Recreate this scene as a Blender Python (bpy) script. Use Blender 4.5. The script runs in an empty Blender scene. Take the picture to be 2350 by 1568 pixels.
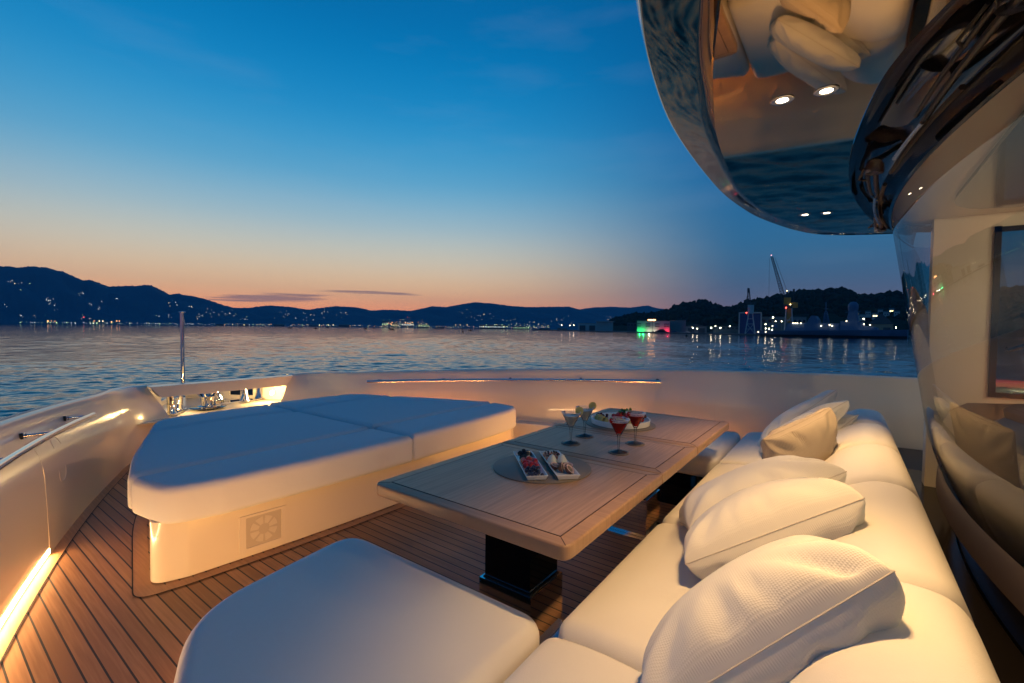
import bpy, bmesh, math, random
import numpy as np
from mathutils import Vector, Matrix
R_ = math.radians
sc = bpy.context.scene
C = sc.collection
# ---------------------------------------------------------------- camera
EYE = 1.4                      # eye height over the fore deck; x = starboard, y = towards the bow
FOC = 16 / 36 * 2350           # focal length in the units the survey below uses
YAW, PITCH, ROLL = R_(53.7), R_(-1.7), R_(0.63)
_f0 = Vector((math.sin(YAW), math.cos(YAW), 0)); _r0 = Vector((math.cos(YAW), -math.sin(YAW), 0)); _u0 = Vector((0, 0, 1))
FWD = _f0 * math.cos(PITCH) + _u0 * math.sin(PITCH)
_up = -_f0 * math.sin(PITCH) + _u0 * math.cos(PITCH)
RGT = _r0 * math.cos(ROLL) + _up * math.sin(ROLL)
UPV = -_r0 * math.sin(ROLL) + _up * math.cos(ROLL)
cam = bpy.data.cameras.new('camera'); cam.lens = 16; cam.sensor_width = 36; cam.clip_start = 0.02; cam.clip_end = 60000
co = bpy.data.objects.new('camera', cam); C.objects.link(co)
m = Matrix.Identity(4)
for i in range(3):
    m[i][0], m[i][1], m[i][2], m[i][3] = RGT[i], UPV[i], -FWD[i], (0, 0, EYE)[i]
co.matrix_world = m
sc.camera = co
sc.view_settings.view_transform = 'Standard'; sc.view_settings.look = 'None'
sc.view_settings.exposure = 0; sc.view_settings.gamma = 1
sc.cycles.max_bounces = 8; sc.cycles.transparent_max_bounces = 16; sc.cycles.volume_bounces = 0
sc.cycles.sample_clamp_indirect = 6; sc.cycles.caustics_reflective = True; sc.cycles.caustics_refractive = False
sc.cycles.use_denoising = True; sc.cycles.denoising_prefilter = 'ACCURATE'
WATER = -2.8

def bearing(u, v=750):         # survey helper: sight line through a point of the survey photograph
    return (FWD + RGT * ((u - 1175) / FOC) + UPV * ((784 - v) / FOC))
def at(u, v, dist):            # the world point on that sight line at a horizontal distance
    d = bearing(u, v); k = dist / math.hypot(d.x, d.y)
    return Vector((d.x * k, d.y * k, EYE + d.z * k))

# ---------------------------------------------------------------- world: dusk sky
def lin(c):
    return tuple(((x / 255) / 12.92 if x / 255 <= .04045 else ((x / 255 + .055) / 1.055) ** 2.4) for x in c) + (1,)
w = bpy.data.worlds.new('World'); sc.world = w; w.use_nodes = True
nt = w.node_tree; nt.nodes.clear()
def N(t, **k):
    n = nt.nodes.new(t)
    for a, b in k.items(): setattr(n, a, b)
    return n
def L(a, b): nt.links.new(a, b)
def val(x, sock):
    if isinstance(x, (int, float)): sock.default_value = x
    else: L(x, sock)
def M_(op, a, b=0.0, c=None, clamp=False):
    n = N('ShaderNodeMath', operation=op); n.use_clamp = clamp
    val(a, n.inputs[0]); val(b, n.inputs[1])
    if c is not None: val(c, n.inputs[2])
    return n.outputs[0]
tc = N('ShaderNodeTexCoord'); nrm = N('ShaderNodeVectorMath', operation='NORMALIZE'); L(tc.outputs['Generated'], nrm.inputs[0])
sep = N('ShaderNodeSeparateXYZ'); L(nrm.outputs[0], sep.inputs[0])
X, Y, Z = sep.outputs
hl = M_('SQRT', M_('ADD', M_('MULTIPLY', X, X), M_('MULTIPLY', Y, Y)))
GA = R_(28)
cosaz = M_('DIVIDE', M_('ADD', M_('MULTIPLY', X, math.sin(GA)), M_('MULTIPLY', Y, math.cos(GA))), M_('MAXIMUM', hl, .001))
elev = M_('DIVIDE', M_('ARCSINE', Z), math.pi / 2, clamp=False)
elev = M_('MAXIMUM', elev, 0.0)
def ramp(stops, fac):
    r = N('ShaderNodeValToRGB'); cr = r.color_ramp; cr.interpolation = 'B_SPLINE'
    while len(cr.elements) > 1: cr.elements.remove(cr.elements[-1])
    for i, (p, c) in enumerate(stops):
        e = cr.elements[0] if i == 0 else cr.elements.new(p)
        e.position = p; e.color = lin(c)
    L(fac, r.inputs[0]); return r.outputs[0]
D90 = lambda d: d / 90
rampA = ramp([(0, (262, 142, 92)), (D90(2.0), (250, 158, 108)), (D90(4.5), (234, 188, 140)), (D90(8), (208, 200, 178)), (D90(12), (154, 184, 196)),
              (D90(17), (80, 160, 200)), (D90(24), (4, 134, 194)), (D90(33), (0, 102, 164)), (D90(45), (0, 84, 140)), (1, (0, 72, 118))], elev)
rampB = ramp([(0, (128, 92, 104)), (D90(2.5), (96, 98, 122)), (D90(6), (62, 98, 132)), (D90(10), (48, 106, 146)), (D90(18), (16, 98, 154)),
              (D90(28), (0, 84, 144)), (D90(45), (0, 74, 126)), (1, (0, 70, 114))], elev)
mr = N('ShaderNodeMapRange', interpolation_type='SMOOTHSTEP'); L(cosaz, mr.inputs[0])
mr.inputs[1].default_value = .60; mr.inputs[2].default_value = .985
mixg = N('ShaderNodeMixRGB'); L(mr.outputs[0], mixg.inputs[0]); L(rampB, mixg.inputs[1]); L(rampA, mixg.inputs[2])
# streaks of cloud low over the afterglow, and faint high wisps
az = M_('ARCTAN2', X, Y)
cv = N('ShaderNodeCombineXYZ'); L(M_('MULTIPLY', az, 5.0), cv.inputs[0]); L(M_('MULTIPLY', elev, 90 * 2.2), cv.inputs[1])
nz = N('ShaderNodeTexNoise'); nz.inputs['Scale'].default_value = 1.6; nz.inputs['Detail'].default_value = 6; L(cv.outputs[0], nz.inputs['Vector'])
el_d = M_('MULTIPLY', elev, 90.0); az_d = M_('MULTIPLY', az, 180 / math.pi)
def bump1(x, c, hw):   # soft window
    return M_('SUBTRACT', 1.0, M_('MULTIPLY', M_('DIVIDE', M_('SUBTRACT', x, c), hw), M_('DIVIDE', M_('SUBTRACT', x, c), hw)), clamp=True)
band = M_('MAXIMUM', M_('MULTIPLY', bump1(az_d, 26, 9.0), bump1(M_('SUBTRACT', el_d, M_('MULTIPLY', M_('SUBTRACT', az_d, 26.0), .055)), 3.05, .75)),
          M_('MULTIPLY', bump1(az_d, 36, 9.5), M_('MULTIPLY', bump1(el_d, 4.0, .42), .75)))
cl = N('ShaderNodeMapRange'); L(M_('ADD', M_('MULTIPLY', band, .62), M_('MULTIPLY', M_('SUBTRACT', nz.outputs[0], .5), .9)), cl.inputs[0])
cl.inputs[1].default_value = .3; cl.inputs[2].default_value = .52
mixc = N('ShaderNodeMixRGB'); L(M_('MULTIPLY', cl.outputs[0], .8), mixc.inputs[0]); L(mixg.outputs[0], mixc.inputs[1]); mixc.inputs[2].default_value = lin((132, 104, 112))
nz2 = N('ShaderNodeTexNoise'); nz2.inputs['Scale'].default_value = .9; nz2.inputs['Detail'].default_value = 8
cv2 = N('ShaderNodeCombineXYZ'); L(M_('MULTIPLY', az, 3.0), cv2.inputs[0]); L(M_('MULTIPLY', elev, 22.0), cv2.inputs[1]); L(cv2.outputs[0], nz2.inputs['Vector'])
wisp = N('ShaderNodeMapRange'); L(nz2.outputs[0], wisp.inputs[0]); wisp.inputs[1].default_value = .52; wisp.inputs[2].default_value = .8; wisp.inputs[4].default_value = .05
mixw = N('ShaderNodeMixRGB'); L(wisp.outputs[0], mixw.inputs[0]); L(mixc.outputs[0], mixw.inputs[1]); mixw.inputs[2].default_value = lin((190, 190, 200))
sky = N('ShaderNodeTexSky', sky_type='NISHITA'); sky.sun_disc = False; sky.sun_elevation = R_(-4); sky.sun_rotation = R_(31)
skm = N('ShaderNodeMixRGB', blend_type='ADD'); skm.inputs[0].default_value = .05; L(mixw.outputs[0], skm.inputs[1]); L(sky.outputs[0], skm.inputs[2])
bg = N('ShaderNodeBackground'); L(skm.outputs[0], bg.inputs[0]); bg.inputs[1].default_value = 1.12
wo = N('ShaderNodeOutputWorld'); L(bg.outputs[0], wo.inputs[0])

# ---------------------------------------------------------------- materials
def mat(name, col, rough=.5, metal=0, spec=.5, coat=0, emit=None, es=0, bump=None, trans=0, ior=1.45, var=None, sheen=0, sample=True, sss=0):
    """bump = (kind, scale, strength, distance); var = (scale, second colour) mixes two colours of the material itself"""
    mt = bpy.data.materials.new(name); mt.use_nodes = True
    t = mt.node_tree; b = t.nodes['Principled BSDF']
    b.inputs['Base Color'].default_value = tuple(col) + (1,) if len(col) == 3 else col
    b.inputs['Roughness'].default_value = rough; b.inputs['Metallic'].default_value = metal
    b.inputs['Specular IOR Level'].default_value = spec; b.inputs['Coat Weight'].default_value = coat
    b.inputs['Coat Roughness'].default_value = .04
    b.inputs['Transmission Weight'].default_value = trans; b.inputs['IOR'].default_value = ior
    b.inputs['Sheen Weight'].default_value = sheen
    b.inputs['Subsurface Weight'].default_value = sss
    if sss: b.inputs['Subsurface Scale'].default_value = .01
    if emit: b.inputs['Emission Color'].default_value = tuple(emit) + (1,); b.inputs['Emission Strength'].default_value = es
    if not sample: mt.cycles.emission_sampling = 'NONE'
    tcn = t.nodes.new('ShaderNodeTexCoord')
    if var:
        n = t.nodes.new('ShaderNodeTexNoise'); n.inputs['Scale'].default_value = var[0]; n.inputs['Detail'].default_value = 5
        t.links.new(tcn.outputs['Object'], n.inputs['Vector'])
        r = t.nodes.new('ShaderNodeMapRange'); t.links.new(n.outputs[0], r.inputs[0]); r.inputs[1].default_value = .35; r.inputs[2].default_value = .65
        mx = t.nodes.new('ShaderNodeMixRGB'); t.links.new(r.outputs[0], mx.inputs[0]); mx.inputs[1].default_value = tuple(col) + (1,); mx.inputs[2].default_value = tuple(var[1]) + (1,)
        t.links.new(mx.outputs[0], b.inputs['Base Color'])
    if bump:
        kind, s, st, di = bump
        bp = t.nodes.new('ShaderNodeBump'); bp.inputs['Strength'].default_value = st; bp.inputs['Distance'].default_value = di
        if kind == 'cloth':
            hs_ = []
            for sc_, wt in ((s, 1.0), (5.5, 5.0), (17, 1.6)):
                n = t.nodes.new('ShaderNodeTexNoise'); n.inputs['Scale'].default_value = sc_; n.inputs['Detail'].default_value = 3
                t.links.new(tcn.outputs['Object'], n.inputs['Vector']); k = t.nodes.new('ShaderNodeMath'); k.operation = 'MULTIPLY'; t.links.new(n.outputs[0], k.inputs[0]); k.inputs[1].default_value = wt; hs_.append(k.outputs[0])
            k1 = t.nodes.new('ShaderNodeMath'); t.links.new(hs_[0], k1.inputs[0]); t.links.new(hs_[1], k1.inputs[1]); k2 = t.nodes.new('ShaderNodeMath'); t.links.new(k1.outputs[0], k2.inputs[0]); t.links.new(hs_[2], k2.inputs[1]); h = k2.outputs[0]
        elif kind == 'noise':
            n = t.nodes.new('ShaderNodeTexNoise'); n.inputs['Scale'].default_value = s; n.inputs['Detail'].default_value = 4
            t.links.new(tcn.outputs['Object'], n.inputs['Vector']); h = n.outputs[0]
        else:   # woven cloth, from the cloth's own UVs (metres)
            sp = t.nodes.new('ShaderNodeSeparateXYZ'); t.links.new(tcn.outputs['UV'], sp.inputs[0])
            def ml(op, a, bb):
                k = t.nodes.new('ShaderNodeMath'); k.operation = op
                for x, sk in ((a, k.inputs[0]), (bb, k.inputs[1])):
                    if isinstance(x, (int, float)): sk.default_value = x
                    else: t.links.new(x, sk)
                return k.outputs[0]
            a = ml('SINE', ml('MULTIPLY', sp.outputs[0], 2 * math.pi / s), 0.0); c = ml('SINE', ml('MULTIPLY', sp.outputs[1], 2 * math.pi / s), 0.0)
            h0 = ml('MULTIPLY', ml('ADD', a, 1.0), ml('ADD', c, 1.0))
            n = t.nodes.new('ShaderNodeTexNoise'); n.inputs['Scale'].default_value = 9; n.inputs['Detail'].default_value = 3
            t.links.new(tcn.outputs['Object'], n.inputs['Vector'])
            h = ml('ADD', h0, ml('MULTIPLY', n.outputs[0], 2.5))
        t.links.new(h, bp.inputs['Height']); t.links.new(bp.outputs[0], b.inputs['Normal'])
    return mt

gel = mat('gelcoat', (.74, .66, .54), .22, coat=.6)
gel_in = mat('interior_cream', (.66, .60, .50), .35)
navy = mat('navy_hull_paint', (.012, .02, .045), .12, coat=.5)
fabric = mat('outdoor_cushion_fabric', (.80, .76, .70), .9, spec=.2, sheen=.15, bump=('cloth', 420, .3, .0025))
pad_fabric = mat('sun_pad_fabric', (.66, .66, .66), .9, spec=.15, sheen=.1, bump=('cloth', 420, .3, .0025))
weave = mat('basket_weave_pillow', (.78, .74, .67), .85, spec=.25, sheen=.15, bump=('weave', .0064, .2, .0011))
weave_fine = mat('ribbed_pillow_cloth', (.46, .38, .30), .9, spec=.2, bump=('weave', .006, .5, .0015))
plain = mat('plain_pillow_cloth', (.80, .76, .68), .85, spec=.25, sheen=.1, bump=('noise', 14, .35, .02))
piping_m = mat('piping_cord', (.62, .56, .48), .9)
chrome = mat('polished_steel', (.74, .74, .75), .06, metal=1)
chrome_r = mat('satin_steel', (.62, .62, .63), .22, metal=1)
black_gl = mat('black_gloss', (.006, .006, .007), .06, coat=.5)
black_mt = mat('black_satin', (.012, .012, .013), .4)
rubber = mat('black_rubber', (.01, .01, .01), .6)
mirror_br = mat('bronze_mirror_lacquer', (.46, .365, .25), .025, metal=1)
mirror_dk = mat('sea_darkened_mirror', (.20, .165, .13), .03, metal=1)  # bevel's copy of the lacquer, the dark sea reflection put into its tint
white_pl = mat('white_porcelain', (.82, .82, .80), .15, coat=.4)
mat_leather = mat('taupe_leather_mat', (.20, .165, .13), .55, bump=('noise', 300, .2, .001))
grey_gl = mat('grey_panel', (.06, .075, .085), .12, coat=.4)
LED = mat('led_strip_light', (1, .8, .5), .5, emit=(1, .60, .26), es=56)
LED2 = mat('led_strip_far', (1, .8, .5), .5, emit=(1, .42, .09), es=250)
FILL_LED = mat('added_fill_strip', (1, .8, .5), .5, emit=(1, .46, .12), es=190)  # for the added fill strips under the return seats
SPOT = mat('downlight_lens', (1, .9, .7), .4, emit=(1, .82, .56), es=14)

def teak(name, seams=True, pitch=.0605, direction=0.0, c1=(.54, .285, .13), c2=(.32, .155, .065), rough=.5):
    mt = bpy.data.materials.new(name); mt.use_nodes = True; t = mt.node_tree; b = t.nodes['Principled BSDF']
    b.inputs['Roughness'].default_value = rough
    tcn = t.nodes.new('ShaderNodeTexCoord'); mp = t.nodes.new('ShaderNodeMapping'); mp.inputs['Rotation'].default_value = (0, 0, direction)
    t.links.new(tcn.outputs['Object'], mp.inputs[0])
    sp = t.nodes.new('ShaderNodeSeparateXYZ'); t.links.new(mp.outputs[0], sp.inputs[0])
    def ml(op, a, bb=0.0, cc=None):
        k = t.nodes.new('ShaderNodeMath'); k.operation = op
        for x, sk in ((a, k.inputs[0]), (bb, k.inputs[1])) + (((cc, k.inputs[2]),) if cc is not None else ()):
            if isinstance(x, (int, float)): sk.default_value = x
            else: t.links.new(x, sk)
        return k.outputs[0]
    q = ml('DIVIDE', sp.outputs[0], pitch); fr = ml('FRACT', q); pid = ml('FLOOR', q)
    # grain
    cm = t.nodes.new('ShaderNodeCombineXYZ'); t.links.new(ml('MULTIPLY', sp.outputs[0], 60.0), cm.inputs[0]); t.links.new(ml('MULTIPLY', sp.outputs[1], 2.2), cm.inputs[1]); t.links.new(ml('MULTIPLY', pid, 3.7), cm.inputs[2])
    n = t.nodes.new('ShaderNodeTexNoise'); n.inputs['Scale'].default_value = 1.5; n.inputs['Detail'].default_value = 6; t.links.new(cm.outputs[0], n.inputs['Vector'])
    wn = t.nodes.new('ShaderNodeTexWhiteNoise'); wn.noise_dimensions = '1D'; t.links.new(pid, wn.inputs['W'])
    f = ml('ADD', ml('MULTIPLY', ml('ADD', n.outputs[0], -.2), 1.5), ml('MULTIPLY', wn.outputs[0], .85 if seams else 0.0))
    mx = t.nodes.new('ShaderNodeMixRGB'); t.links.new(ml('SUBTRACT', f, .12), mx.inputs[0]); mx.inputs[1].default_value = c1 + (1,); mx.inputs[2].default_value = c2 + (1,)
    out = mx.outputs[0]
    if seams:
        edge = ml('MINIMUM', fr, ml('SUBTRACT', 1.0, fr)); sm = ml('LESS_THAN', edge, .058)
        m2 = t.nodes.new('ShaderNodeMixRGB'); t.links.new(sm, m2.inputs[0]); t.links.new(out, m2.inputs[1]); m2.inputs[2].default_value = (.012, .010, .009, 1); out = m2.outputs[0]
    t.links.new(out, b.inputs['Base Color'])
    bp = t.nodes.new('ShaderNodeBump'); bp.inputs['Strength'].default_value = .15; bp.inputs['Distance'].default_value = .001; t.links.new(n.outputs[0], bp.inputs['Height']); t.links.new(bp.outputs[0], b.inputs['Normal'])
    return mt
teak_deck = teak('teak_planks')
teak_plain = teak('teak_margin_board', seams=False)
oak_top = teak('oak_table_veneer', seams=False, direction=R_(90), c1=(.46, .27, .16), c2=(.22, .125, .07), rough=.42)
oak_edge = teak('oak_table_edge', seams=False, c1=(.40, .235, .13), c2=(.25, .14, .075), rough=.42)

# ---------------------------------------------------------------- mesh helpers
class MB:
    def __init__(s): s.v = []; s.f = []
    def add(s, vs, fs):
        o = len(s.v); s.v += [tuple(p) for p in vs]; s.f += [tuple(i + o for i in f) for f in fs]; return s
    def box(s, c, d, rz=0):
        x, y, z = d[0] / 2, d[1] / 2, d[2] / 2; ca, sa = math.cos(rz), math.sin(rz)
        P = [(-x, -y, -z), (x, -y, -z), (x, y, -z), (-x, y, -z), (-x, -y, z), (x, -y, z), (x, y, z), (-x, y, z)]
        return s.add([(c[0] + a * ca - b * sa, c[1] + a * sa + b * ca, c[2] + e) for a, b, e in P],
                     [(3, 2, 1, 0), (4, 5, 6, 7), (0, 1, 5, 4), (1, 2, 6, 5), (2, 3, 7, 6), (3, 0, 4, 7)])
    def tube(s, pts, r, n=10, closed=False, caps=True):
        pts = [Vector(p) for p in pts]; k = len(pts); rs = r if isinstance(r, (list, tuple)) else [r] * k
        rings = []; ref = None
        for i, p in enumerate(pts):
            a = pts[(i - 1) % k] if (closed or i > 0) else p; b = pts[(i + 1) % k] if (closed or i < k - 1) else p
            t = (b - a).normalized()
            if ref is None: ref = t.cross(Vector((0, 0, 1)) if abs(t.z) < .9 else Vector((1, 0, 0))).normalized()
            x = (ref - t * ref.dot(t)).normalized(); ref = x; y = t.cross(x)
            rings.append([p + (x * math.cos(2 * math.pi * j / n) + y * math.sin(2 * math.pi * j / n)) * rs[i] for j in range(n)])
        vs = [q for g in rings for q in g]; fs = []
        for i in range(k if closed else k - 1):
            i2 = (i + 1) % k
            for j in range(n):
                fs.append((i * n + j, i * n + (j + 1) % n, i2 * n + (j + 1) % n, i2 * n + j))
        if caps and not closed:
            fs.append(tuple(range(n - 1, -1, -1))); fs.append(tuple((k - 1) * n + j for j in range(n)))
        return s.add(vs, fs)
    def lathe(s, prof, c=(0, 0, 0), n=32):
        vs = []; fs = []; k = len(prof)
        for r, z in prof:
            for j in range(n):
                a = 2 * math.pi * j / n; vs.append((c[0] + r * math.cos(a), c[1] + r * math.sin(a), c[2] + z))
        for i in range(k - 1):
            for j in range(n):
                fs.append((i * n + j, i * n + (j + 1) % n, (i + 1) * n + (j + 1) % n, (i + 1) * n + j))
        return s.add(vs, fs)
    def rings(s, rs, closed=True, cap0=False, cap1=False):
        n = len(rs[0]); vs = [q for g in rs for q in g]; fs = []
        for i in range(len(rs) - 1):
            for j in range(n if closed else n - 1):
                fs.append((i * n + j, i * n + (j + 1) % n, (i + 1) * n + (j + 1) % n, (i + 1) * n + j))
        if cap0: fs.append(tuple(range(n - 1, -1, -1)))
        if cap1: fs.append(tuple((len(rs) - 1) * n + j for j in range(n)))
        return s.add(vs, fs)
    def ico(s, c, r, sub=1, jit=0, rnd=None, sz=(1, 1, 1)):
        bm = bmesh.new(); bmesh.ops.create_icosphere(bm, subdivisions=sub, radius=1)
        vs = []
        for v in bm.verts:
            k = r * (1 + (rnd.uniform(-jit, jit) if jit else 0)); vs.append((c[0] + v.co.x * k * sz[0], c[1] + v.co.y * k * sz[1], c[2] + v.co.z * k * sz[2]))
        fs = [tuple(v.index for v in f.verts) for f in bm.faces]; bm.free()
        return s.add(vs, fs)
    def build(s, name, m, parent=None, smooth=True, angle=40, uv=None, recalc=False):
        me = bpy.data.meshes.new(name); me.from_pydata(s.v, [], s.f); me.update()
        if recalc:
            bm = bmesh.new(); bm.from_mesh(me); bmesh.ops.recalc_face_normals(bm, faces=bm.faces); bm.to_mesh(me); bm.free()
        o = bpy.data.objects.new(name, me); C.objects.link(o)
        for q in (m if isinstance(m, (list, tuple)) else [m]): me.materials.append(q)
        if smooth:
            me.polygons.foreach_set('use_smooth', [True] * len(me.polygons))
            if angle < 180: me.set_sharp_from_angle(angle=R_(angle))
        if parent: o.parent = parent
        return o
def tag(o, label=None, cat=None, group=None, kind=None):
    if label: o['label'] = label
    if cat: o['category'] = cat
    if group: o['group'] = group
    if kind: o['kind'] = kind
    return o
def empty(name, loc, label, cat, group=None, rz=0):
    o = bpy.data.objects.new(name, None); C.objects.link(o); o.location = loc; o.rotation_euler = (0, 0, rz); o.empty_display_size = .1
    return tag(o, label, cat, group)
def copy_tree(o, parent=None, **loc):
    c = o.copy(); C.objects.link(c); c.parent = parent
    for ch in o.children: copy_tree(ch, c)
    return c
def round_poly(pts, r, n=6):
    out = []; k = len(pts); rs = r if isinstance(r, (list, tuple)) else [r] * k
    for i in range(k):
        p = Vector(pts[i]); a = Vector(pts[i - 1]) - p; b = Vector(pts[(i + 1) % k]) - p
        rr = min(rs[i], a.length * .45, b.length * .45); p0 = p + a.normalized() * rr; p1 = p + b.normalized() * rr
        for j in range(n + 1):
            t = j / n; q = p0 * (1 - t) ** 2 + p * 2 * t * (1 - t) + p1 * t * t; out.append((q.x, q.y))
    return out
def resample(pts, step):
    out = []
    for i in range(len(pts)):
        a = Vector(pts[i]); b = Vector(pts[(i + 1) % len(pts)]); n = max(1, int((b - a).length / step))
        for j in range(n): q = a + (b - a) * j / n; out.append((q.x, q.y))
    return out
def inset(pts, d):
    k = len(pts); out = []
    for i in range(k):
        a = Vector(pts[i - 1]); p = Vector(pts[i]); b = Vector(pts[(i + 1) % k])
        n1 = Vector((-(p - a).y, (p - a).x)); n2 = Vector((-(b - p).y, (b - p).x))
        n1 = n1.normalized() if n1.length > 1e-9 else n2.normalized(); n2 = n2.normalized() if n2.length > 1e-9 else n1
        nn = (n1 + n2); nn = nn.normalized() if nn.length > 1e-6 else n1
        out.append((p.x + nn.x * d, p.y + nn.y * d))
    return out
def soft(outline, t0, t1, r, f=lambda p, t: (p[0], p[1], t), crown=0.0, inner=9, n=6, dip=None, r0=None, center=None):
    """an upholstered block: outline (counter-clockwise) swept from t0 to t1, both rims rounded, the ends crowned"""
    r0 = r if r0 is None else r0
    lv = []
    for j in range(n + 1):
        a = math.pi / 2 * j / n; lv.append((r0 * (1 - math.sin(a)), t0 + r0 * (1 - math.cos(a))))
    for j in range(n, -1, -1):
        a = math.pi / 2 * j / n; lv.append((r * (1 - math.sin(a)), t1 - r * (1 - math.cos(a))))
    rs = []
    cx = sum(p[0] for p in outline) / len(outline); cy = sum(p[1] for p in outline) / len(outline)
    if center: cx, cy = center
    first = inset(outline, r0); last = inset(outline, r)
    def cap(base, tt, sgn):
        o = []
        bb = np.array(base)
        for k in range(1, inner + 1):
            s_ = 1 - k / inner * .96
            for _ in range(1 + (k * 10) // inner): bb = bb * .5 + (np.roll(bb, 1, 0) + np.roll(bb, -1, 0)) * .25
            base = bb.tolist(); o.append([(cx + (p[0] - cx) * s_, cy + (p[1] - cy) * s_, tt + sgn * crown * (1 - s_ ** 2)) for p in base])
        return o
    rs += list(reversed(cap(first, t0, 0)))
    for d, t in lv: rs.append([(p[0], p[1], t) for p in inset(outline, d)])
    rs += cap(last, t1, 1)
    if dip: rs = [[(a, b, dip(a, b, t)) for a, b, t in g] for g in rs]
    mb = MB(); mb.rings([[f((a, b), t) for a, b, t in g] for g in rs], True, True, True)
    return mb

# ================================================================ THE SETTING
# ---- water
def make_water():
    az_ = np.radians(np.concatenate([np.linspace(-100, -4, 50, endpoint=False), np.linspace(-4, 108, 620, endpoint=False), np.linspace(108, 250, 60)]))
    rad = np.concatenate([[0.5, 4.0], np.geomspace(9, 70, 640), np.geomspace(70.4, 420, 330), np.geomspace(428, 4300, 110)])
    A, Rr = np.meshgrid(az_, rad); x = Rr * np.sin(A); y = Rr * np.cos(A)
    sp = np.gradient(rad)[:, None] * np.ones_like(A)
    rng = np.random.default_rng(4); z = np.zeros_like(x); dx = np.zeros_like(x); dy = np.zeros_like(x)
    base = math.radians(50)
    for i in range(64):
        lam = .55 * (5.5 / .55) ** (rng.random() ** 1.5); th = base + rng.normal(0, .42); k = 2 * math.pi / lam
        amp = .0042 * lam * (1.0 if lam < 1.8 else (1.8 / lam) ** .5); ph = rng.random() * 6.283
        fade = np.clip((lam / (sp * 2.0) - 1), 0, 1)
        z += amp * fade * np.sin(k * (x * math.sin(th) + y * math.cos(th)) + ph + .8 * np.sin((x * math.cos(th) - y * math.sin(th)) * .35 / lam + i))
    patch = .75 + .35 * np.sin(x * .05 + 1.3 * np.sin(y * .031)) * np.sin(y * .043 + .7)
    z = WATER + z * np.clip(patch, .3, 1.2)
    v = np.stack([x, y, z], -1).reshape(-1, 3); nr, na = x.shape
    ii = np.arange(nr * na).reshape(nr, na)
    f = np.stack([ii[:-1, :-1], ii[1:, :-1], ii[1:, 1:], ii[:-1, 1:]], -1).reshape(-1, 4)[:, ::-1]
    me = bpy.data.meshes.new('water'); me.vertices.add(len(v)); me.vertices.foreach_set('co', v.ravel())
    me.loops.add(f.size); me.loops.foreach_set('vertex_index', f.ravel().astype(np.int32))
    me.polygons.add(len(f)); me.polygons.foreach_set('loop_start', np.arange(0, f.size, 4, dtype=np.int32)); me.polygons.foreach_set('loop_total', np.full(len(f), 4, dtype=np.int32))
    me.polygons.foreach_set('use_smooth', [True] * len(f)); me.update(calc_edges=True)
    o = bpy.data.objects.new('water', me); C.objects.link(o); o['kind'] = 'structure'
    mt = bpy.data.materials.new('sea_water'); mt.use_nodes = True; t = mt.node_tree; b = t.nodes['Principled BSDF']
    b.inputs['Base Color'].default_value = (.004, .012, .02, 1); b.inputs['Roughness'].default_value = .06; b.inputs['IOR'].default_value = 1.95
    g = t.nodes.new('ShaderNodeNewGeometry')
    n = t.nodes.new('ShaderNodeTexNoise'); n.inputs['Scale'].default_value = 1.1; n.inputs['Detail'].default_value = 5; n.inputs['Roughness'].default_value = .55
    n2 = t.nodes.new('ShaderNodeTexNoise'); n2.inputs['Scale'].default_value = .10; n2.inputs['Detail'].default_value = 3
    t.links.new(g.outputs['Position'], n.inputs['Vector']); t.links.new(g.outputs['Position'], n2.inputs['Vector'])
    ad = t.nodes.new('ShaderNodeMath'); ad.operation = 'MULTIPLY_ADD'; t.links.new(n2.outputs[0], ad.inputs[0]); ad.inputs[1].default_value = 5.0; t.links.new(n.outputs[0], ad.inputs[2])
    bp = t.nodes.new('ShaderNodeBump'); bp.inputs['Strength'].default_value = .6; bp.inputs['Distance'].default_value = .12
    t.links.new(ad.outputs[0], bp.inputs['Height']); t.links.new(bp.outputs[0], b.inputs['Normal'])
    me.materials.append(mt)
make_water()

# ---- hills
def hill(name, pts, d0, d1, m, rough=6, seed=1, kind='structure', label=None):
    """ridge line surveyed at distance d1, foot on the water at d0"""
    rng = random.Random(seed); us = []; u = pts[0][0]
    while u <= pts[-1][0]: us.append(u); u += 4
    crest = []
    for u in us:
        for (u0, v0), (u1, v1) in zip(pts, pts[1:]):
            if u0 <= u <= u1: v = v0 + (v1 - v0) * (u - u0) / (u1 - u0 + 1e-9); break
        crest.append(at(u, v, d1))
    rs = []; K = 10
    for k in range(K + 3):
        row = []
        for i, u in enumerate(us):
            c = crest[i]; d = Vector((c.x, c.y, 0)).normalized()
            if k <= K:
                s_ = k / K; dist = d0 + (d1 - d0) * s_; hgt = WATER - 1 + (c.z - WATER + 1) * (s_ ** .9) * (1 if k == K else 1 + .12 * math.sin(i * .21 + k) * (1 - s_))
                jit = rng.uniform(-1, 1) * rough * (.12 if k == K else .10) * (k > 0) + rough * 1.2 * math.sin(i * .13 + k * 1.9) * math.sin(i * .047 - k * .8) * (0 < k < K)
                row.append((d.x * dist, d.y * dist, max(WATER - 1, hgt + jit)))
            else:
                dist = d1 + (k - K) * (d1 - d0) * .6; row.append((d.x * dist, d.y * dist, c.z * (1 - .45 * (k - K))))
        rs.append(row)
    o = MB().rings(rs, False).build(name, m, smooth=True, angle=180); o['kind'] = kind
    return o
hill_m = mat('haze_blue_hillside', (.03, .12, .19), .95, spec=.1, var=(.004, (.04, .135, .205)))  # distance haze is put into this blue; the air volume alone is too thin
wood_m = mat('dark_woodland', (.012, .018, .012), .95, spec=.05, var=(.05, (.022, .03, .018)))
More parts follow.
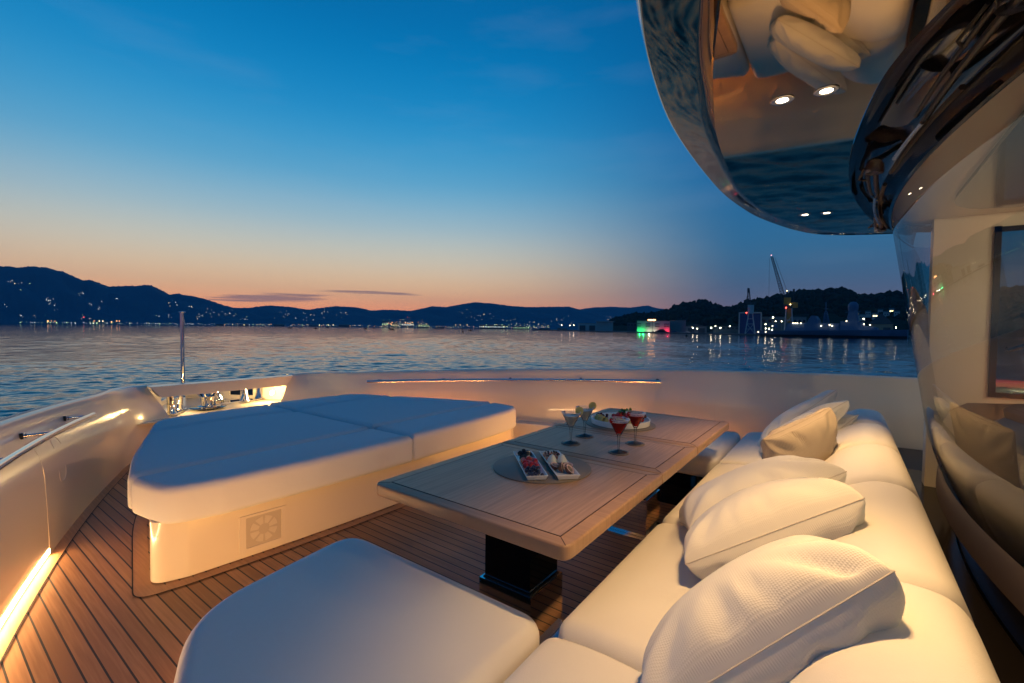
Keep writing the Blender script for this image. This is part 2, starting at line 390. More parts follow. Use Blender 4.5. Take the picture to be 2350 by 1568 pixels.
left_ridge = [(-500, 640), (-260, 600), (-100, 606), (0, 611.2), (20, 611.6), (40, 614.6), (66, 611.2), (90, 613), (108, 614), (128, 620.6), (144, 622.6), (160, 630.6), (192, 644.6), (206, 642.2), (226, 648.6),
              (248, 657.6), (280, 656.2), (316, 656), (332, 653.6), (346, 654.2), (360, 660.6), (390, 676.6), (410, 673.6), (422, 677.6), (446, 680), (470, 689), (524, 703.4), (570, 712), (640, 722), (760, 735)]
mid_ridge = [(430, 722), (520, 707), (569, 706.4), (614, 701.3), (628, 701.6), (669, 704.8), (708, 711), (740, 706), (772, 703), (817, 705), (852, 713), (880, 711), (916, 712), (941, 713.8), (970, 708), (993, 703), (1025, 705), (1060, 698),
             (1092, 693.6), (1133, 697), (1178, 703), (1220, 705), (1274, 704), (1306, 704), (1334, 711), (1382, 724), (1422, 730), (1480, 742), (1600, 752)]
far_ridge = [(1280, 722), (1330, 710), (1358, 706), (1402, 704), (1446, 706), (1486, 701), (1510, 708), (1530, 710), (1580, 716), (1680, 722), (1900, 730)]
near1 = [(1400, 738), (1426, 730), (1460, 722), (1482, 724), (1514, 718), (1530, 714), (1554, 704), (1572, 699), (1590, 694), (1606, 693), (1622, 696), (1638, 700), (1654, 706), (1678, 711), (1720, 718), (1800, 730)]
near2 = [(1600, 740), (1650, 722), (1678, 710), (1700, 702), (1722, 694), (1762, 688), (1794, 682), (1826, 674), (1862, 672), (1902, 670), (1950, 672), (1970, 682), (2002, 682), (2046, 676), (2070, 684), (2130, 672), (2200, 662), (2300, 668), (2420, 660), (2700, 680), (3300, 700)]
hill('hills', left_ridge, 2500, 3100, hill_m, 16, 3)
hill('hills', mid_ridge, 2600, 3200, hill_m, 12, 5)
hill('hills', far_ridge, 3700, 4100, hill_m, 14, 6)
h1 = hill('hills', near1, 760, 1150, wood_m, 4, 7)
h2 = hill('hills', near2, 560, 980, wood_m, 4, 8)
def tree_mass(pts, d0, d1, n, seed, name='hillside_woodland'):
    rng = random.Random(seed); mb = MB()
    for i in range(n):
        u = rng.uniform(pts[0][0], min(pts[-1][0], 2500))
        for (u0, v0), (u1, v1) in zip(pts, pts[1:]):
            if u0 <= u <= u1: v = v0 + (v1 - v0) * (u - u0) / (u1 - u0 + 1e-9); break
        s_ = 1 - (rng.random() ** 1.6) * .75; c = at(u, v, d1); dist = d0 + (d1 - d0) * s_
        d = Vector((c.x, c.y, 0)).normalized(); z = WATER + (c.z - WATER) * s_ ** .9
        r = rng.uniform(2.5, 6.0) * (1.35 if rng.random() < .08 else 1)
        mb.ico((d.x * dist, d.y * dist, z + r * .25), r, 1, .28, rng, (1, 1, rng.uniform(.8, 1.25)))
    o = mb.build(name, wood_m, smooth=False); tag(o, None, None, None, 'stuff'); return o
tag(tree_mass(near1, 760, 1150, 900, 11), 'dark low wood covering the rounded hill behind the flag lit building', 'woodland')
tag(tree_mass(near2, 560, 980, 1500, 12), 'dark wood covering the long hill behind the cranes and warship', 'woodland')
# quay the harbour buildings stand on
qm = mat('quay_concrete', (.10, .10, .10), .9)
qp = [at(1222, 760, 900), at(1320, 760, 760), at(1440, 763, 600), at(1600, 766, 520), at(1720, 768, 455), at(1900, 770, 430), at(2200, 775, 420), at(2700, 780, 420)]
mb = MB(); rs = []
for p in qp:
    d = Vector((p.x, p.y, 0)).normalized(); q = p + d * 420
    rs.append([(p.x, p.y, WATER - 1), (p.x, p.y, WATER + 1.1), (q.x, q.y, WATER + 1.4), (q.x, q.y, WATER - 1)])
mb.rings(rs, False).build('quay', qm, smooth=False)['kind'] = 'structure'

# ---- yacht deck, hull
XC = 2.45
_wy = [-4, -3, 0, 1, 2, 2.8, 3.2, 3.8, 4.55, 5.0, 5.6, 6.0, 6.2, 7.0, 7.75]
_ww = [3.0, 2.95, 2.78, 2.68, 2.50, 2.27, 2.14, 1.93, 1.63, 1.43, 1.14, .96, .87, .45, .05]
def hw(y): return float(np.interp(y, _wy, _ww))
def ztop(y): return .99 - .02 * y - .0042 * y * y if y > 0 else .99 - .004 * y
PROF = [(0, .0), (0.0, .12), (.006, .35), (.012, .52), (.02, .64), (.036, .72), (.06, .79), (.085, .86), (.102, .93), (.108, .985), (.116, 1.0)]
def wall_off(fr): return float(np.interp(fr, [p[1] for p in PROF], [p[0] for p in PROF]))
def wall_pt(side, y, z, lift=0.0):     # a point on the inner face of the bulwark
    o = wall_off(z / ztop(y)); return Vector((XC + side * (hw(y) + o - lift), y, z))
YS = [-4, -3, -2, -1, 0, .5, 1, 1.5, 2, 2.4, 2.8, 3.2, 3.6, 4.0, 4.4, 4.8, 5.2, 5.5, 5.75]
def smooth_w():
    global _wy, _ww
    ys = np.linspace(-4, 7.75, 120); ws = np.interp(ys, _wy, _ww); k = np.ones(9) / 9
    wp = np.pad(ws, 4, mode='edge'); sm = np.convolve(wp, k, 'valid'); _wy = list(ys); _ww = list(sm)
smooth_w()
mb = MB(); ring = [(XC + hw(y), y) for y in np.linspace(-4, 6.1, 60)] ; left = [(XC - hw(y), y) for y in np.linspace(6.1, -4, 60)]
dk = mb.add([(x, y, 0) for x, y in ring + left], [tuple(range(120))]).build('deck', teak_deck, smooth=False); dk['kind'] = 'structure'
# margin boards (lie 4 mm proud)
def strip(pts_in, pts_out, z, m, name, parent=None):
    mb = MB(); n = len(pts_in)
    mb.add([(a[0], a[1], z) for a in pts_in] + [(a[0], a[1], z) for a in pts_out], [(i, i + 1, n + i + 1, n + i) for i in range(n - 1)])
    o = mb.build(name, m, parent, smooth=False)
    bm = bmesh.new(); bm.from_mesh(o.data); bmesh.ops.recalc_face_normals(bm, faces=bm.faces)
    for f in bm.faces:
        if f.normal.z < 0: f.normal_flip()
    bm.to_mesh(o.data); bm.free(); return o
caulk = mat('black_caulk', (.012, .010, .009), .6)
for sd in (-1, 1):
    ys = np.linspace(-3.9, 5.85, 70)
    strip([(XC + sd * (hw(y) - .062), y) for y in ys], [(XC + sd * (hw(y) + .004), y) for y in ys], .004, teak_plain, 'deck_margin')['kind'] = 'structure'
    strip([(XC + sd * (hw(y) - .068), y) for y in ys], [(XC + sd * (hw(y) - .0622), y) for y in ys], .0045, caulk, 'deck_seam')['kind'] = 'structure'
# hull outside
mb = MB(); rs = []
for y in np.linspace(-4, 7.75, 50):
    a = hw(y) + .2; fl = .55 * max(0, (y - 1) / 6) ** 1.2
    zt_ = ztop(y) - .02 - max(0, y - 6.1) * .05
    rs.append([(XC - a, y, zt_), (XC - max(.02, a - fl * .5), y - fl * .3, -.9), (XC - max(.015, a - fl), y - fl * .8, -3.2)])
mb.rings(rs, False)
rs = [[(2 * XC - x, y, z) for x, y, z in g] for g in rs]; mb.rings(rs, False)
hull = mb.build('yacht_hull', navy, recalc=True); tag(hull, 'dark navy hull of the yacht below the white bulwark', 'hull', kind='structure')

# ================================================================ BULWARK
bw = empty('bulwark', (0, 0, 0), 'tall glossy cream bulwark curving round the fore deck up to the bow', 'bulwark')
BOW_Y = 6.1
for sd in (-1, 1):
    rs = []
    for y in list(np.linspace(-4, 5.45, 60)):
        T = ztop(y); row = [(XC + sd * (hw(y) + o), y, fr * T) for o, fr in PROF]
        row += [(XC + sd * (hw(y) + .13), y, T + .006), (XC + sd * (hw(y) + .19), y, T + .004), (XC + sd * (hw(y) + .204), y, T - .02)]
        rs.append(row)
    # round into the bow wall, as far as the mooring opening
    y0 = 5.45; a0 = hw(y0)
    for k in range(1, 13):
        t = k / 12; row = []
        for j, (x_, _, z_) in enumerate(rs[59]):
            o = (x_ - XC) * sd - a0; T = ztop(y0) * (1 - t) + ztop(BOW_Y) * t; fr = z_ / ztop(y0)
            p0 = Vector((a0 + o, y0)); p1 = Vector((a0 - .25 + o * .8, BOW_Y - .02 + o * .8)); p2 = Vector((.80 + (1 - min(1, fr)) * -.36, BOW_Y + o))
            q = p0 * (1 - t) ** 2 + p1 * 2 * t * (1 - t) + p2 * t * t
            row.append((XC + sd * q.x, q.y, fr * T))
        rs.append(row)
    if sd > 0: rs = [list(reversed(r)) for r in rs]
    MB().rings(rs, False).build('bulwark_wall', gel, bw, angle=60)
# cap bar across the mooring opening and the sill below it
T = ztop(BOW_Y)
mb = MB(); z1 = T; z0 = T - .125
mb.add([(XC - .80, BOW_Y, z1), (XC + .80, BOW_Y, z1), (XC + .70, BOW_Y, z0), (XC - .70, BOW_Y, z0),
        (XC - .80, BOW_Y + .14, z1 + .004), (XC + .80, BOW_Y + .14, z1 + .004), (XC + .70, BOW_Y + .10, z0), (XC - .70, BOW_Y + .10, z0)],
       [(0, 3, 2, 1), (4, 5, 6, 7), (0, 1, 5, 4), (3, 7, 6, 2), (0, 4, 7, 3), (1, 2, 6, 5)]).build('cap_bar', gel, bw, smooth=False)
mb = MB(); mb.box((XC, BOW_Y + .06, .17), (1.3, .10, .36)).build('opening_sill', gel, bw, smooth=False)
# mooring well beyond: floor, side walls with fairlead openings
pit = empty('mooring_well', (XC, 6.6, .36), 'warm lit cream mooring well seen through the opening in the bow', 'mooring well')
def pit_child(mb, name, m, smooth=True):
    o = mb.build(name, m, None, smooth=smooth); o.parent = pit; o.matrix_parent_inverse = Matrix.Translation((-XC, -6.6, -.36)); return o
mb = MB(); mb.add([(XC - 1.05, 5.9, .355), (XC + 1.05, 5.9, .355), (XC + .9, 6.9, .345), (XC + .12, 7.75, .34), (XC - .12, 7.75, .34), (XC - .9, 6.9, .345)], [(0, 1, 2, 3, 4, 5)])
pit_child(mb, 'well_floor', gel, False)
for sd in (-1, 1):
    P0, P1 = Vector((XC + sd * .98, 6.16)), Vector((XC + sd * .06, 7.7)); mb = MB()
    def pp(s_, z): q = P0 + (P1 - P0) * s_; return (q.x, q.y, z)
    cuts = [(0, .14, None), (.14, .36, (.42, .56)), (.36, .62, None), (.62, .80, (.40, .48)), (.80, 1, None)]
    if sd > 0: cuts = [(0, .42, None), (.42, .62, (.40, .52)), (.62, 1, None)]
    for a, b, hole in cuts:
        for lo, hi in ([(.30, hole[0]), (hole[1], None)] if hole else [(.30, None)]):
            ha, hb_ = (hi, hi) if hi else (.66 - .17 * a, .66 - .17 * b)
            mb.add([pp(a, lo), pp(b, lo), pp(b, hb_), pp(a, ha)], [(0, 1, 2, 3)])
    o = pit_child(mb, 'well_wall', gel, False)
    md = o.modifiers.new('solid', 'SOLIDIFY'); md.thickness = .02

# handrails
def wallrail(sd, y0, y1, dz, posts, label, stand=.085):
    o = empty('handrail', (XC + sd * (hw(y0) - stand), y0, ztop(y0) - dz), label, 'handrail')
    inv = Matrix.Translation(-o.location); ys = np.linspace(y0, y1, 40)
    def ch(mb, n, m):
        q = mb.build(n, m); q.parent = o; q.matrix_parent_inverse = inv
    ch(MB().tube([(XC + sd * (hw(y) - stand + .03), y, ztop(y) - dz) for y in ys], .018, 12), 'rail', chrome)
    for y in posts:
        p = wall_pt(sd, y, ztop(y) - dz); a = (XC + sd * (hw(y) - stand + .03), y, ztop(y) - dz)
        ch(MB().tube([a, p], .009, 10), 'stanchion', chrome)
        d = (p - Vector(a)).normalized(); ch(MB().tube([p - d * .012, p + d * .004], .018, 12).tube([p - d * .024, p - d * .020], .014, 12), 'foot_collar', rubber)
wallrail(-1, .6, 4.56, .10, (1.4, 2.2, 3.0, 3.75, 4.5), 'polished steel handrail with three posts on the nearer bulwark at the left')
wallrail(1, 1.62, 5.15, .115, (1.7, 2.55, 3.4, 4.25, 5.1), 'long polished steel handrail on the far bulwark behind the table')
# LED strip along the foot of the bulwark
def ledstrip(sd, y0, y1, label, lm=LED):
    ys = np.linspace(y0, y1, 40); mb = MB(); rs = []
    for y in ys: rs.append([(XC + sd * (hw(y) + .001), y, .014), (XC + sd * (hw(y) - .004), y, .020), (XC + sd * (hw(y) - .004), y, .044), (XC + sd * (hw(y) + .001), y, .046)])
    o = mb.rings(rs, False, False, False).build('light_strip', lm, None, recalc=True); tag(o, label, 'light strip')
ledstrip(-1, -.4, 3.82, 'glowing warm light strip at the foot of the left bulwark')
ledstrip(1, .95, 5.3, 'warm light strip at the foot of the far bulwark beyond the table', LED2)
# access panels let into the bulwark
def ring_panel(sd, y, z0, z1, wd, name, label):
    pts = round_poly([(-wd / 2, z0), (wd / 2, z0), (wd / 2, z1), (-wd / 2, z1)], wd * .45, 6)
    mb = MB().tube([wall_pt(sd, y + a, b, .0) for a, b in pts], .0028, 6, closed=True)
    tag(mb.build(name, gel), label, 'hatch')
ring_panel(-1, 4.15, .36, .66, .13, 'bulwark_hatch', 'small upright rounded hatch cover in the left bulwark')
ring_panel(1, 4.75, .40, .62, .16, 'bulwark_hatch', 'low rounded hatch cover in the far bulwark behind the sun pad')
for sd, y in ((-1, 3.82), (1, 4.1), (1, 1.1)):
    mb = MB().tube([wall_pt(sd, y, z, .001) for z in np.linspace(.03, .68, 14)], .0016, 5); q = mb.build('panel_seam', gel, bw)
# locker step at the far bulwark with a grab hook
st = empty('locker_step', (XC + hw(2.9), 2.9, 0), 'low cream locker step along the far bulwark beside the sun pad', 'step')
ys = np.linspace(2.2, 3.7, 24); rs = [[(XC + hw(y) - .20, y, 0.0), (XC + hw(y) - .20, y, .25), (XC + hw(y) - .19, y, .262), (XC + hw(y) + .004, y, .262)] for y in ys]
q = MB().rings(rs, False).build('step_body', gel, None, recalc=True); q.parent = st; q.matrix_parent_inverse = Matrix.Translation(-st.location)
q = MB().tube([(XC + hw(2.75) - .21, 2.70, .20), (XC + hw(2.75) - .25, 2.70, .205), (XC + hw(2.75) - .25, 2.86, .205), (XC + hw(2.86) - .21, 2.86, .20)], .006, 8).build('hook', chrome, None); q.parent = st; q.matrix_parent_inverse = Matrix.Translation(-st.location)
# flagstaff
fs = empty('flagstaff', (2.42, 7.55, .47), 'slim polished steel staff standing on the bow', 'flagstaff')
q = MB().tube([(0, 0, 0), (0, 0, 1.095)], .024, 14).build('pole', chrome, fs)
q = MB().lathe([(0, 1.095), (.033, 1.095), (.036, 1.102), (.033, 1.11), (0, 1.112)], n=20).build('cap', chrome, fs)
q = MB().box((0, 0, .0), (.18, .18, .03)).build('foot', gel, fs)

# ---- mooring gear
def post(name, parent, r=.032, h=.20, tilt=0):
    mb = MB().lathe([(r * 1.5, 0), (r * 1.45, .01), (r, .03), (r * .92, h * .6), (r * .95, h * .86), (r * 1.7, h * .92), (r * 1.75, h * .97), (r * 1.3, h), (0, h)], n=20)
    o = mb.build(name, chrome, parent); o.rotation_euler = (tilt, 0, 0); return o
def bollard(x, y, z, rz, label):
    b = empty('mooring_bollard', (x, y, z), label, 'bollard', None, rz)
    for s in (-.08, .08):
        q = post('post', b, .036, .27, 0); q.location = (s * 1.5, 0, .01)
        q.rotation_euler = (0, s * 2.2, 0)
    MB().box((0, 0, .008), (.40, .13, .016)).build('base_plate', chrome, b)
    MB().tube([(-.17, 0, .17), (.17, 0, .17)], .014, 10).build('cross_bar', chrome, b)
bollard(1.96, 6.36, .36, R_(55), 'polished steel mooring bollard with twin posts at the left of the mooring well')
bollard(2.95, 6.62, .36, R_(25), 'polished steel mooring bollard at the right of the mooring well')
CP = 1; cp = empty('capstan', (2.32, 6.42, .36), 'polished steel capstan drum in the middle of the mooring well', 'capstan')
MB().lathe([(.09, 0), (.09, .02), (.062, .03), (.055, .07), (.058, .11), (.085, .135), (.105, .15), (.105, .165), (.07, .175), (.05, .19), (0, .19)], n=28).build('drum', chrome, cp)
MB().lathe([(.15, 0), (.16, .008), (.15, .012), (0, .012)], n=28).build('base_plate', black_gl, cp)
MB().box((.06, -.075, .045), (.05, .05, .05)).build('motor_cover', chrome, cp)
cp.scale = (1.25, 1.25, 1.3)
fl = empty('fairlead', (2.66, 6.62, .36), 'polished steel roller fairlead by the bow opening', 'fairlead')
for s in (-.15, .15):
    MB().tube([(s * .75, -.06, .02), (s * 1.25, -.06, .20), (s * .8, -.06, .215)], .018, 8).build('guide_horn', chrome, fl)
    MB().lathe([(.034, 0), (.026, .03), (.022, .12), (.026, .17), (.04, .2), (0, .205)], (s, 0, .02), 18).build('roller', chrome, fl)
MB().box((0, 0, .01), (.46, .16, .02)).build('base_plate', chrome, fl)
wl = empty('well_light', (3.02, 6.22, .49), 'small round bright lamp on the right wall of the mooring well', 'lamp')
q = MB().lathe([(0, 0), (.03, 0), (.034, .006), (0, .008)], n=18).build('lens', SPOT, wl); q.rotation_euler = (R_(70), 0, R_(-60))
q = MB().lathe([(.034, -.004), (.042, -.004), (.042, .008), (.034, .008)], n=18).build('bezel', chrome, wl); q.rotation_euler = (R_(70), 0, R_(-60))
pl = bpy.data.lights.new('well_fill', 'POINT'); pl.energy = 26; pl.color = (1, .64, .22); pl.shadow_soft_size = .04  # point light added beside the lens to brighten the well
po = bpy.data.objects.new('well_fill', pl); C.objects.link(po); po.location = (2.96, 6.30, .50); po.parent = wl; po.matrix_parent_inverse = Matrix.Translation((-3.02, -6.22, -.49))
pl2 = bpy.data.lights.new('well_fill', 'POINT'); pl2.energy = 24; pl2.color = (1, .64, .22); pl2.shadow_soft_size = .04  # second added fill light, no fixture on this side
po = bpy.data.objects.new('well_fill', pl2); C.objects.link(po); po.location = (1.9, 6.30, .55); po.parent = wl; po.matrix_parent_inverse = Matrix.Translation((-3.02, -6.22, -.49))

# ================================================================ SUN PAD
def yaft(x): return 2.76 + .033 * (x - XC) ** 2
sp_ = empty('sun_pad', (XC, 4, 0), 'wide sun bed with four blue lit cushions on a cream base before the bow', 'sun bed')
def child(mb, name, m, par, **k):
    q = mb.build(name, m, None, **k); q.parent = par; q.matrix_parent_inverse = Matrix.Translation(-par.location); return q
base = [(XC - 1.66, 2.96)] + [(x, 2.825 + .035 * (x - XC) ** 2) for x in np.linspace(.95, 3.95, 16)] + [(XC + 1.66, 2.96), (XC + 1.40, 3.9), (XC + .98, 5.02), (XC - .98, 5.02), (XC - 1.40, 3.9)]
base_o = resample(round_poly(base, [.10] + [0.01] * 16 + [.10, .2, .15, .15, .2], 6), .08)
child(soft(base_o, 0, .335, .004, n=1, inner=2), 'base', gel, sp_, angle=30)
bo = round_poly([(XC - 1.755, 2.86)] + [(x, 2.735 + .035 * (x - XC) ** 2) for x in np.linspace(.9, 4.0, 16)] + [(XC + 1.755, 2.86), (XC + 1.50, 3.9), (XC + 1.08, 5.12), (XC - 1.08, 5.12), (XC - 1.50, 3.9)], [.16] + [.01] * 16 + [.16, .2, .15, .15, .2], 6)
bi = [(p[0] + (XC - p[0]) * .05, p[1] + (4 - p[1]) * .05) for p in bo]
child(MB().add([(x, y, .004) for x, y in bo] + [(x, y, .004) for x, y in bi], [(i, (i + 1) % len(bo), len(bo) + (i + 1) % len(bo), len(bo) + i) for i in range(len(bo))]), 'plinth_board', teak_plain, sp_, smooth=False)
b2 = inset(bo, -.006); child(MB().add([(x, y, .0045) for x, y in b2] + [(x, y, .0045) for x, y in bo], [(i, (i + 1) % len(bo), len(bo) + (i + 1) % len(bo), len(bo) + i) for i in range(len(bo))]), 'plinth_seam', caulk, sp_, smooth=False)
def padx(y):       # half width of the pad
    return float(np.interp(y, [2.75, 3.0, 3.3, 3.8, 4.4, 4.9, 5.1], [1.60, 1.655, 1.66, 1.53, 1.30, 1.09, 1.0]))
def dip_main(a, b, t): return t - (.026 * math.exp(-((b - 4.52 - .0) / .04) ** 2) if t > .5 else 0)
for sd in (-1, 1):
    aft = [(XC + sd * .004, yaft(XC)), (XC + sd * .8, yaft(XC + .8)), (XC + sd * 1.35, yaft(XC + 1.35)), (XC + sd * 1.62, yaft(XC + 1.62) + .04), (XC + sd * 1.67, 3.264), (XC + sd * .008, 3.268)]
    main = [(XC + sd * .008, 3.304), (XC + sd * 1.67, 3.300), (XC + sd * 1.53, 3.8), (XC + sd * 1.30, 4.4), (XC + sd * 1.05, 5.06), (XC + sd * .55, 5.12), (XC + sd * .004, 5.14)]
    if sd < 0: aft.reverse(); main.reverse()
    rA = [.02, .02, .02, .22, .05, .02]; rM = [.02, .05, .1, .1, .16, .02, .02]
    if sd < 0: rA.reverse(); rM.reverse()
    # rounding follows each corner
    oa = resample(round_poly(aft, rA, 6), .045); om = resample(round_poly(main, rM, 6), .045)
    dz = .0 if sd < 0 else .012
    child(soft(oa, .318, .530 + dz, .05, crown=.014, inner=12, r0=.03), 'bolster_cushion', pad_fabric, sp_, angle=180)
    child(soft(om, .318, .532 + dz, .05, crown=.020, inner=40, dip=dip_main, r0=.03), 'main_cushion', pad_fabric, sp_, angle=180)
# vent grille let into the base
gy = 2.905
gr = [(1.20, .025), (1.475, .025), (1.475, .255), (1.20, .255)]
def facey(x): return 2.825 + .035 * (x - XC) ** 2
def gp(x, z, o): return (x, facey(x) - o, z)
mb = MB(); 
po_ = round_poly(gr, .012, 3); pi_ = round_poly([(1.235, .055), (1.44, .055), (1.44, .24), (1.235, .24)], .006, 3)
mb.add([gp(x, z, .006) for x, z in po_] + [gp(x, z, .006) for x, z in pi_] + [gp(x, z, -.002) for x, z in po_] + [gp(x, z, .001) for x, z in pi_],
       [(i, (i + 1) % 16, 16 + (i + 1) % 16, 16 + i) for i in range(16)] + [(32 + i, 32 + (i + 1) % 16, (i + 1) % 16, i) for i in range(16)] + [(16 + i, 16 + (i + 1) % 16, 48 + (i + 1) % 16, 48 + i) for i in range(16)])
child(mb, 'speaker_frame', gel, sp_, smooth=False, recalc=True)
grm = mat('speaker_cloth', (.50, .44, .36), .7, bump=('noise', 900, .4, .001))
child(MB().add([gp(x, z, .0012) for x, z in [(1.233, .053), (1.442, .053), (1.442, .242), (1.233, .242)]], [(0, 1, 2, 3)]), 'speaker_grille', grm, sp_, smooth=False)
mb = MB(); cx, cz = 1.3375, .1475
for k in range(8):
    a0 = k * math.pi / 4 + .1; a1 = (k + 1) * math.pi / 4 - .1; pts = []
    arc = [a0 + (a1 - a0) * j / 5 for j in range(6)]
    pts = [(cx + .078 * math.cos(a), cz + .078 * math.sin(a)) for a in arc] + [(cx + .032 * math.cos(a), cz + .032 * math.sin(a)) for a in reversed(arc)]
    mb.add([gp(x, z, .0035) for x, z in pts] + [gp(x, z, .001) for x, z in pts], [tuple(range(11, -1, -1))] + [(i, (i + 1) % 12, 12 + (i + 1) % 12, 12 + i) for i in range(12)])
child(mb, 'speaker_ring', mat('speaker_plastic', (.60, .54, .45), .5), sp_, smooth=False, recalc=True)

# ================================================================ SOFA
sofa = empty('sofa', (XC, .3, 0), 'long white U shaped sofa under the windscreen with a low rounded backrest', 'sofa')
def fx(p, t): return (t, p[0], p[1])
seat_p = round_poly([(.17, .26), (.755, .26), (.765, .42), (.60, .445), (.17, .435)], [.03, .05, .06, .2, .03], 7)
def seat(x0, x1): child(soft(resample(seat_p, .03), x0, x1, .068, fx, inner=3), 'seat_cushion', fabric, sofa, angle=180)
for a, b in ((-.10, 1.268), (1.272, 2.338), (2.342, 3.63), (3.634, 4.92)): seat(a, b)
back_p = round_poly([(-.30, .32), (.22, .32), (.225, .45), (.02, .70), (-.12, .765), (-.245, .75), (-.30, .62)], [.03, .05, .06, .22, .14, .1, .12], 7)
def back(x0, x1): child(soft(resample(back_p, .03), x0, x1, .07, fx, inner=3, center=(-.08, .52)), 'back_cushion', fabric, sofa, angle=180)
for a, b in ((-.10, .548), (.552, 1.58), (1.584, 2.558), (2.562, 3.38), (3.384, 4.15), (4.154, 4.86)): back(a, b)
rp = [(1.285, .775), (1.28, 1.87), (.575, 1.775), (.12, .775)]
for sd in (1, -1):
    pts = rp if sd > 0 else [(2 * XC - x, y) for x, y in reversed(rp)]
    rr = [.10, .16, .20, .10] if sd > 0 else [.10, .20, .16, .10]
    child(soft(resample(round_poly(pts, rr, 7), .04), .27, .44, .06, crown=.012, inner=14), 'return_cushion', fabric, sofa, angle=180)
    pb = [(p[0] + (sum(q[0] for q in pts) / 4 - p[0]) * .12, p[1] + (1.2 - p[1]) * .12) for p in pts]
    child(soft(round_poly(pb, .08, 5), 0, .275, .003, n=1, inner=2), 'return_plinth', black_gl, sofa, angle=30)
child(MB().box((XC, .22, .135), (4.7, .76, .265)), 'plinth', black_gl, sofa, smooth=False)
for sd in (1, -1):  # unseen strips added here to warm the deck and the sun pad base
    a, b = (.62, 1.22); mb = MB(); q = [(a, 1.745), (b, 1.80)]
    if sd < 0: q = [(2 * XC - x, y) for x, y in q]
    (xa, ya), (xb, yb) = q
    mb.add([(xa, ya, .03), (xb, yb, .03), (xb, yb, .055), (xa, ya, .055)], [(0, 1, 2, 3)])
    child(mb, 'added_fill_strip', FILL_LED, sofa, smooth=False)
# side deck step and coaming behind the sofa
sdk = mat('dark_deck_step', (.10, .075, .055), .5)
q = MB().box((4.55, -2.2, .18), (1.5, 3.7, .40)).build('side_deck', sdk, smooth=False); q['kind'] = 'structure'
q = MB().box((.2, -2.2, .18), (1.3, 3.2, .40)).build('side_deck', sdk, smooth=False); q['kind'] = 'structure'

